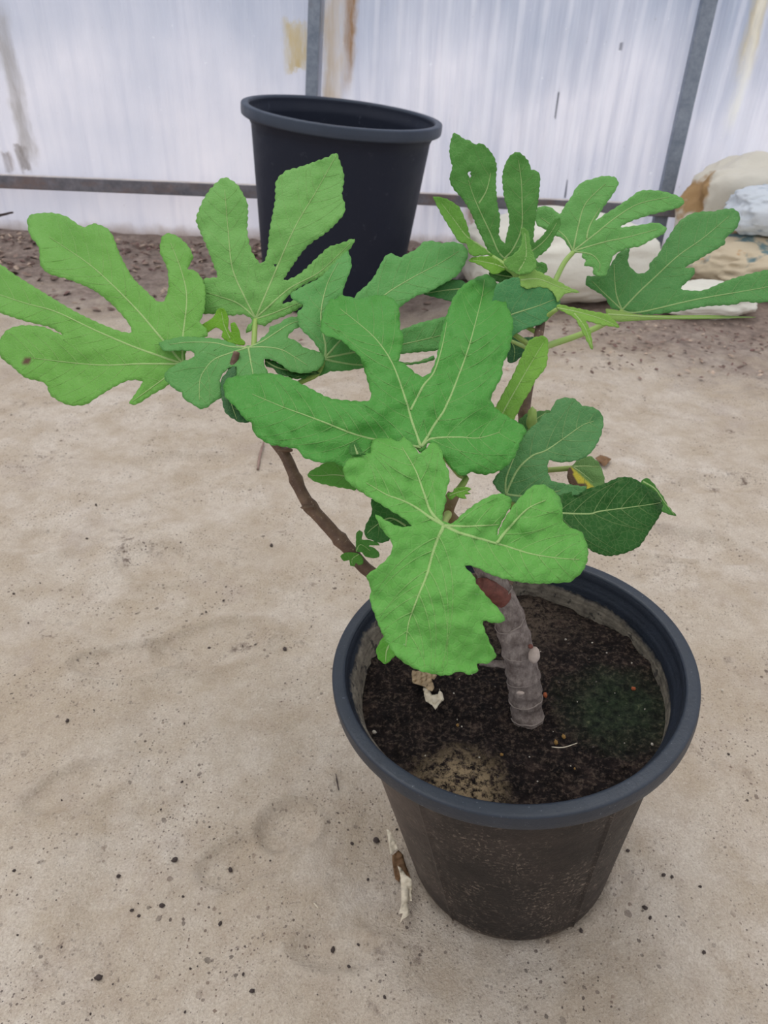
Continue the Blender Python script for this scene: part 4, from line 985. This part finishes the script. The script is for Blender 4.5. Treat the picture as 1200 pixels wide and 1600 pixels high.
# ------------------------------------------------------------------ things in the pot and on the sand
DRY = simple('dry_leaf', (168, 146, 116), .8, .3, 90, bump=.001)
DRYP = simple('pale_dry_leaf', (216, 204, 182), .8, .2, 90, bump=.001)
DRYB = simple('brown_dry_leaf', (122, 92, 64), .8, .3, 90, bump=.001)
def crumple(name, polys, base_fn, mats, label, cat, amp=.006, grid=3.0, lift=.004, group=None, sc=.05):
    """dried scraps: one mesh made of crumpled, thin, curled sheets lying on a surface"""
    allv = []; allf = []; mi = []
    for pi_, (poly, m_i, up) in enumerate(polys):
        xs_ = [p[0] for p in poly]; ys_ = [p[1] for p in poly]
        P_ = []
        for i in range(len(poly)):
            a = Vector(poly[i]); b = Vector(poly[(i+1) % len(poly)]); k = max(1, int((b-a).length/grid))
            P_ += [a.lerp(b, j/k) for j in range(k)]
        nb = len(P_); y = min(ys_)
        while y < max(ys_):
            x = min(xs_)
            while x < max(xs_):
                if inside((x, y), [tuple(p) for p in P_]) and min((Vector((x, y))-p).length for p in P_) > grid*.5: P_.append(Vector((x, y)))
                x += grid
            y += grid
        v2, ed, fc, *_ = delaunay_2d_cdt(P_, [(i, (i+1) % nb) for i in range(nb)], [list(range(nb))], 1, 1e-4, True)
        b0 = len(allv)
        for v in v2:
            h_ = lift*up+amp*abs(noise.noise(Vector((v.x*sc, v.y*sc*.6, pi_*7.3))))+amp*.3*noise.noise(Vector((v.x*sc*4, v.y*sc*4, pi_)))
            allv.append(base_fn(v.x, v.y, max(.0006, h_)))
        for f in fc:
            c = sum((v2[i] for i in f), Vector((0, 0)))/len(f)
            if inside((c.x, c.y), poly): allf.append(tuple(b0+i for i in f)); mi.append(m_i)
    c = sum(allv, Vector())/len(allv)
    o = mesh_obj(name, allv, allf, mats, origin=c, mi=mi)
    md = o.modifiers.new('thickness', 'SOLIDIFY'); md.thickness = .0006
    tag(o, label, cat, group); return o
F6 = V(560, 1000, 6.0); F75 = V(560, 1280, 7.5)
def soil_fn(x, y, h): return soilpt(x, y, h+.004)
crumple('dry_leaf', [(F6([(505, 285), (560, 290), (620, 300), (700, 318), (735, 330), (712, 372), (680, 365), (700, 410), (712, 450), (690, 482), (650, 470), (620, 440), (560, 420), (510, 405), (500, 340)]), 1, 1.2),
                     (F6([(605, 440), (660, 470), (690, 520), (750, 510), (760, 475), (785, 500), (800, 560), (760, 600), (722, 655), (690, 610), (630, 575), (615, 510)]), 0, .6)],
        soil_fn, [DRYP, DRY], 'curled pale dry leaf lying on the soil left of the trunk', 'leaf', .008, 2.0, .005, sc=.12)
def sand_fn(x, y, h):
    g_ = ground(x, y, .012); z = gh(g_.x, g_.y); g_ = ground(x, y, z+h); return g_
crumple('dry_leaf', [(F75([(330, 120), (370, 130), (420, 230), (465, 345), (400, 395), (375, 415), (360, 300)]), 0, 4),
                     (F75([(395, 430), (470, 360), (520, 420), (560, 560), (610, 680), (570, 700), (500, 640), (480, 740), (430, 700), (405, 560)]), 1, .6),
                     (F75([(460, 550), (500, 570), (560, 660), (625, 700), (628, 960), (600, 960), (590, 800), (575, 1000), (600, 1110), (560, 1150), (520, 1170), (485, 1230), (520, 1100), (475, 1110), (505, 980), (500, 800), (490, 650)]), 0, 1.4)],
        sand_fn, [DRYP, DRYB], 'long curled dry leaf lying on the sand against the foot of the front pot', 'leaf', .012, 3.0, .008, sc=.06)
# loose twig on the sand, twig at left edge, debris right
vs, fs = tube([sand_fn(403, 733, .004), sand_fn(406, 712, .004), sand_fn(412, 690, .006)], [.0028, .003, .0022], 8, .004, .001)
TWG = simple('dry_twig', (140, 116, 106), .8, .25, 80)
DKT = simple('dark_twig', (72, 60, 58), .85, .25, 80)
tag(mesh_obj('twig', vs, fs, TWG, origin=sand_fn(406, 712, 0)), 'short reddish dry twig on the sand left of the brown branch', 'twig')
vs, fs = tube([at(-14, 340, 3.3), at(2, 336, 3.3), at(20, 332, 3.28)], [.006, .006, .004], 8, .01, .002)
g_ = at(-14, 340, 3.3); vs2, fs2 = tube([Vector((g_.x-.02, g_.y, gh(g_.x-.02, g_.y)-.01)), Vector((g_.x-.025, g_.y, g_.z*.5)), g_], [.010, .008, .006], 8, .01, .002)
fs2 = [tuple(i+len(vs) for i in f) for f in fs2]
tag(mesh_obj('twig', vs+vs2, fs+fs2, DKT, origin=Vector((g_.x-.02, g_.y, 0))), 'dark bent twig sticking up before the wall at the left edge', 'twig')
for (x, y, L, an, lab) in ((527, 1222, 26, 100, 'thin dark twig on the sand left of the front pot rim'), (494, 1415, 11, 130, 'tiny pale straw on the sand below left of the front pot')):
    dx, dy = math.cos(R(an))*L/2, -math.sin(R(an))*L/2
    vs, fs = tube([sand_fn(x-dx, y-dy, .0015), sand_fn(x, y, .002), sand_fn(x+dx, y+dy, .0015)], [.0006, .0009, .0006], 6, .003, .0004)
    tag(mesh_obj('twig' if an == 100 else 'straw', vs, fs, DKT if an == 100 else DRYP, origin=sand_fn(x, y, 0)), lab, 'twig' if an == 100 else 'straw')
crumple('dry_leaf', [([(930, 716), (938, 711), (946, 713), (955, 717), (950, 724), (944, 729), (936, 722)], 0, 1)], sand_fn, [DRYB], 'small brown leaf scrap on the sand right of the yellowing leaf', 'leaf', .01, 2.0, .006, sc=.2)

# individual clods and pebbles seen on the sand
DARKC = simple('dark_clod', (92, 80, 76), .9, .3, 300, bump=.001)
GREYC = simple('grey_clod', (120, 110, 104), .9, .25, 300, bump=.001)
PALEC = simple('pale_grit', (216, 206, 192), .8, .15, 300)
AMBER = simple('amber_grit', (176, 136, 76), .7, .25, 300)
ORNG = simple('orange_grit', (196, 106, 66), .7, .2, 300)
pb = {}
def pebble(x, y, rp, mat, label, group, fn=sand_fn, cat='pebble'):
    key = mat.name
    if key not in pb:
        o = blob(Vector((0, 0, 0)), (RT, UP), (1, .8, .7), mat, None, 'pebble', 3+len(pb), .5, 2); pb[key] = [o, False]
    src, used = pb[key]
    if used: o = src.copy(); COL.objects.link(o)
    else: o = src; pb[key][1] = True
    p = fn(x, y, 0); r = rp*(p-CAM).dot(FW)/FPX
    p = fn(x, y, r*.35)
    r *= .75; o.location = p; o.scale = (r, r, r); o.rotation_euler = (random.random()*.6, random.random()*.6, random.random()*6.3)
    tag(o, label, cat, group); return o
big = [(273, 1343, 6.5), (360, 1359, 5.5), (344, 1443, 5), (253, 1415, 6), (324, 1400, 5), (217, 1431, 4.5), (206, 1422, 4), (185, 1369, 4.5), (154, 1527, 8), (394, 1548, 5.5), (400, 1317, 4.5), (289, 1641-60, 3), (588, 1313, 7), (550, 1318, 4), (284, 1222, 4), (424, 852, 4.5), (445, 1014, 5),
       (520, 1484, 6), (560, 1476, 4), (380, 1522, 3.5), (22, 1360, 3.5), (601, 1558, 4), (1037, 1367, 4.5), (1008, 1418, 5.5), (1016, 1434, 4), (981, 1329, 4), (908, 1454, 5), (1094, 1385, 3.5), (1050, 1370, 4), (1100, 1488, 4.5), (327, 1013, 4), (105, 1126, 4.5), (620, 1296, 3), (286, 1401, 3), (410, 1331, 3), (575, 1374, 3.5), (545, 1600-90, 4)]
for x, y, r in big: pebble(x, y, r, DARKC, 'dark crumb of earth scattered on the pale sand', 'dark earth crumbs on the sand')
for i in range(60):
    x, y = random.uniform(20, 1180), random.uniform(760, 1590)
    if 505 < x < 1110 and 870 < y < 1500: continue
    pebble(x, y, random.uniform(1.6, 3.2), DARKC, 'dark crumb of earth scattered on the pale sand', 'dark earth crumbs on the sand')
for i in range(34):
    x, y = random.uniform(20, 1180), random.uniform(900, 1590)
    if 505 < x < 1110 and 870 < y < 1500: continue
    pebble(x, y, random.uniform(1.5, 3), random.choice((PALEC, PALEC, GREYC)), 'small light piece of grit lying on the sand', 'light grit on the sand')
for x, y, r, m_, lab, gp in ((585, 1144, 5, PALEC, 'rounded cream grit on the soil at the left pot wall', None), (715, 1133, 4, AMBER, 'amber crumb on the soil left below the trunk', None),
                  (869, 1160, 5.5, AMBER, None, 1), (881, 1151, 5, AMBER, None, 1), (784, 1179, 4, AMBER, 'lone amber crumb on the soil near the front rim', None), (852, 1086, 6, ORNG, 'orange crumb touching the right side of the trunk foot', None),
                  (898, 1201, 3, AMBER, 'small amber crumb on the soil near the right front rim', None), (990, 1076, 5, ORNG, 'rusty crumb on the mossy soil at the right', None), (1019, 1163, 3.5, PALEC, 'pale grit on the mossy soil beside the right pot wall', None)):
    pebble(x, y, r, m_, lab or 'one of two amber crumbs lying together right below the trunk', 'paired amber crumbs on the soil' if gp else None, fn=lambda a, b, h: soilpt(a, b, h+.003))
for i in range(46):
    x = random.uniform(600, 1015); y = random.uniform(965, 1245)
    if ((x-805)/215)**2+((y-1105)/135)**2 > 1: continue
    pebble(x, y, random.uniform(1.2, 2.6), random.choice((PALEC, GREYC)), 'tiny light grain on the dark soil', 'tiny light grains on the soil', fn=lambda a, b, h: soilpt(a, b, h+.0035), cat='grit')
vs, fs = tube([soilpt(862, 1167, .009), soilpt(880, 1168, .012), soilpt(902, 1161, .009)], [.0004, .0005, .0003], 6, .003)
tag(mesh_obj('straw', vs, fs, DRYP, origin=soilpt(880, 1168, 0)), 'thin pale fibre lying on the soil below the amber crumbs', 'straw')

# ------------------------------------------------------------------ leaf litter along the wall
LIT = [simple('litter_a', (150, 128, 116), .9, .3, 60), simple('litter_b', (112, 92, 84), .9, .3, 60), simple('litter_c', (190, 168, 150), .9, .25, 60), simple('litter_d', (124, 96, 90), .9, .3, 60)]
vs = []; fs = []; mi = []
for i in range(2600):
    x = random.uniform(-2.6, 3.2); y = 3.42-abs(random.gauss(0, .38))
    if (Vector((x, y))-Vector((P2['c'].x, P2['c'].y))).length < .36: continue
    if x > .15: y -= .78+random.uniform(0, .30)
    if x > .15 and y > 2.5: continue
    if y < 1.95: continue
    r = random.uniform(.006, .022) if x < .15 else random.uniform(.003, .010); an = random.random()*6.28; z = gh(x, y)+random.uniform(.002, .012)
    e = Vector((math.cos(an), math.sin(an), random.uniform(-.4, .5))); f_ = Vector((-math.sin(an), math.cos(an), random.uniform(-.5, .5)))*random.uniform(.2, .7)
    c = Vector((x, y, z)); b0 = len(vs)
    vs += [c-e*r, c-e*r*.3+f_*r, c+e*r*.5+f_*r*.8, c+e*r, c+e*r*.4-f_*r*.8, c-e*r*.4-f_*r, c+Vector((0, 0, r*.35))]
    k = random.choice((0, 0, 1, 1, 2, 3))
    for j in range(6): fs.append((b0+j, b0+(j+1) % 6, b0+6)); mi.append(k)
lo = mesh_obj('leaf_litter', vs, fs, LIT, origin=(0, 3.2, 0), mi=mi, smooth=False)
md = lo.modifiers.new('thickness', 'SOLIDIFY'); md.thickness = .001
tag(lo, 'crumbled dry leaves and bark strewn along the foot of the plastic wall', 'leaf litter', kind='stuff')

# ------------------------------------------------------------------ sacks and sheets by the wall
def mat_sack(name, c0, c1, patches=()):
    n = NT(name); co = n.coord()
    c = n.mix(n.noise(co, 7, 5, .6), lin(c0), lin(c1))
    for (lo_, hi_, col, sc, off) in patches:
        c = n.mix(n.ramp(n.noise(n.map(co, loc=(off, off, 0)), sc, 4, .6), [(lo_, 0.0), (hi_, .9)]), c, lin(col))
    wv = n.noise(n.map(co, scale=(1, 1, 8)), 60, 2)
    return n.done(n.trans(n.bsdf(c, .7, n.bump(n.noise(co, 18, 5, .6), .006), .3), c, .12))
SK1 = mat_sack('cream_woven_sack', (236, 233, 218), (246, 242, 230))
SK2 = mat_sack('printed_sack', (238, 230, 212), (244, 238, 224), ((.55, .62, (190, 148, 92), 5, 2),))
SK3 = mat_sack('blue_white_bag', (222, 232, 240), (238, 240, 244), ((.6, .68, (170, 186, 204), 9, 1),))
SK4 = mat_sack('tan_sack', (214, 194, 162), (226, 212, 186), ((.56, .62, (96, 132, 140), 6, 5), (.6, .66, (200, 140, 70), 7, 9)))
SK5 = mat_sack('pale_film', (216, 214, 212), (232, 228, 224))
def lump(name, px, py_b, depth_off, size, mat, label, cat, seed, rotz=0.0, wr=.10, zoff=0.0, p=2.6, lean=0.0):
    """a slumped full bag: superellipsoid with folds, resting on the sand at the photo point (px, py_b)"""
    g_ = ground(px, py_b); c = Vector((g_.x, g_.y+depth_off+size[1], 0)); z0 = gh(c.x, c.y)-.008+zoff
    vs = []; fs = []; NU, NV = 96, 48
    def sgnp(v, e): return math.copysign(abs(v)**e, v)
    e = 2/p
    for j in range(NV+1):
        ph = -math.pi/2+math.pi*j/NV
        for i in range(NU):
            th = 2*math.pi*i/NU
            x = sgnp(math.cos(ph), e)*sgnp(math.cos(th), e); y = sgnp(math.cos(ph), e)*sgnp(math.sin(th), e); z = sgnp(math.sin(ph), e)
            d = Vector((x, y, z))
            w_ = 1+wr*noise.noise(d*1.6+Vector((seed, 0, 0)))+wr*.6*abs(noise.noise(d*3.6+Vector((0, seed, 0))))+wr*.25*noise.noise(d*9+Vector((seed, seed, 0)))
            X, Y, Z = x*size[0]*w_, y*size[1]*w_, max((z*w_+1)*size[2], 0)
            X += lean*Z
            vs.append((X*math.cos(rotz)-Y*math.sin(rotz), X*math.sin(rotz)+Y*math.cos(rotz), Z))
    for j in range(NV):
        for i in range(NU):
            fs.append((j*NU+i, j*NU+(i+1) % NU, (j+1)*NU+(i+1) % NU, (j+1)*NU+i))
    o = mesh_obj(name, vs, fs, mat, local=True); o.location = (c.x, c.y, z0)
    tag(o, label, cat); return o
lump('sack', 880, 492, -.02, (.36, .24, .155), SK1, 'bulky cream woven sack lying on the ground behind the right leaves', 'sack', 1.3, .08, .10, 0, 2.6)
lump('sack', 1240, 492, .07, (.32, .20, .098), SK4, 'tan printed sack slumped at the right edge', 'sack', 4.1, -.2, .22, 0, 2.4)
lump('sack', 1290, 492, .55, (.36, .13, .225), SK2, 'cream sack standing highest behind the tan one at the right edge', 'sack', 7.7, .1, .16, 0, 3.0, .05)
lump('bag', 1225, 470, .03, (.24, .14, .085), SK3, 'blue-white plastic bag draped over the tan sack', 'bag', 9.4, .12, .18, .222, 2.6)
lump('sack', 1100, 496, -.06, (.17, .10, .052), SK1, 'flat empty cream sack on the sand in front of the tan sack', 'sack', 12.4, -.05, .2, 0, 2.8)
lump('plastic_sheet', 722, 440, -.02, (.09, .08, .075), SK5, 'crumpled greyish plastic sheet left of the cream sack', 'plastic sheet', 15.4, .3, .35, 0, 2.0)
# wire ring
cR = at(1133, 484, 2.98); WIRE = simple('dark_wire', (52, 48, 48), .5, .2, 90)
vs = []; 
ringp = [cR+RT*(.024*math.cos(a))+UP*(.026*math.sin(a))+FW*.006*math.sin(2*a) for a in [2*math.pi*i/16 for i in range(17)]]
vs, fs = tube(ringp, [.0045]*17, 8, .006)
v2_, f2_ = tube([cR-RT*.03+UP*.03, cR-RT*.045-UP*.005, cR-RT*.05-UP*.03], [.007, .010, .006], 8, .006)
tag(mesh_obj('wire_loop', vs+v2_, fs+[tuple(i+len(vs) for i in f) for f in f2_], WIRE, origin=cR), 'small dark wire loop on the flat cream sack', 'wire')

if __name__ == '__main__':
    for r_ in LEAFREP: print('LEAF', r_)
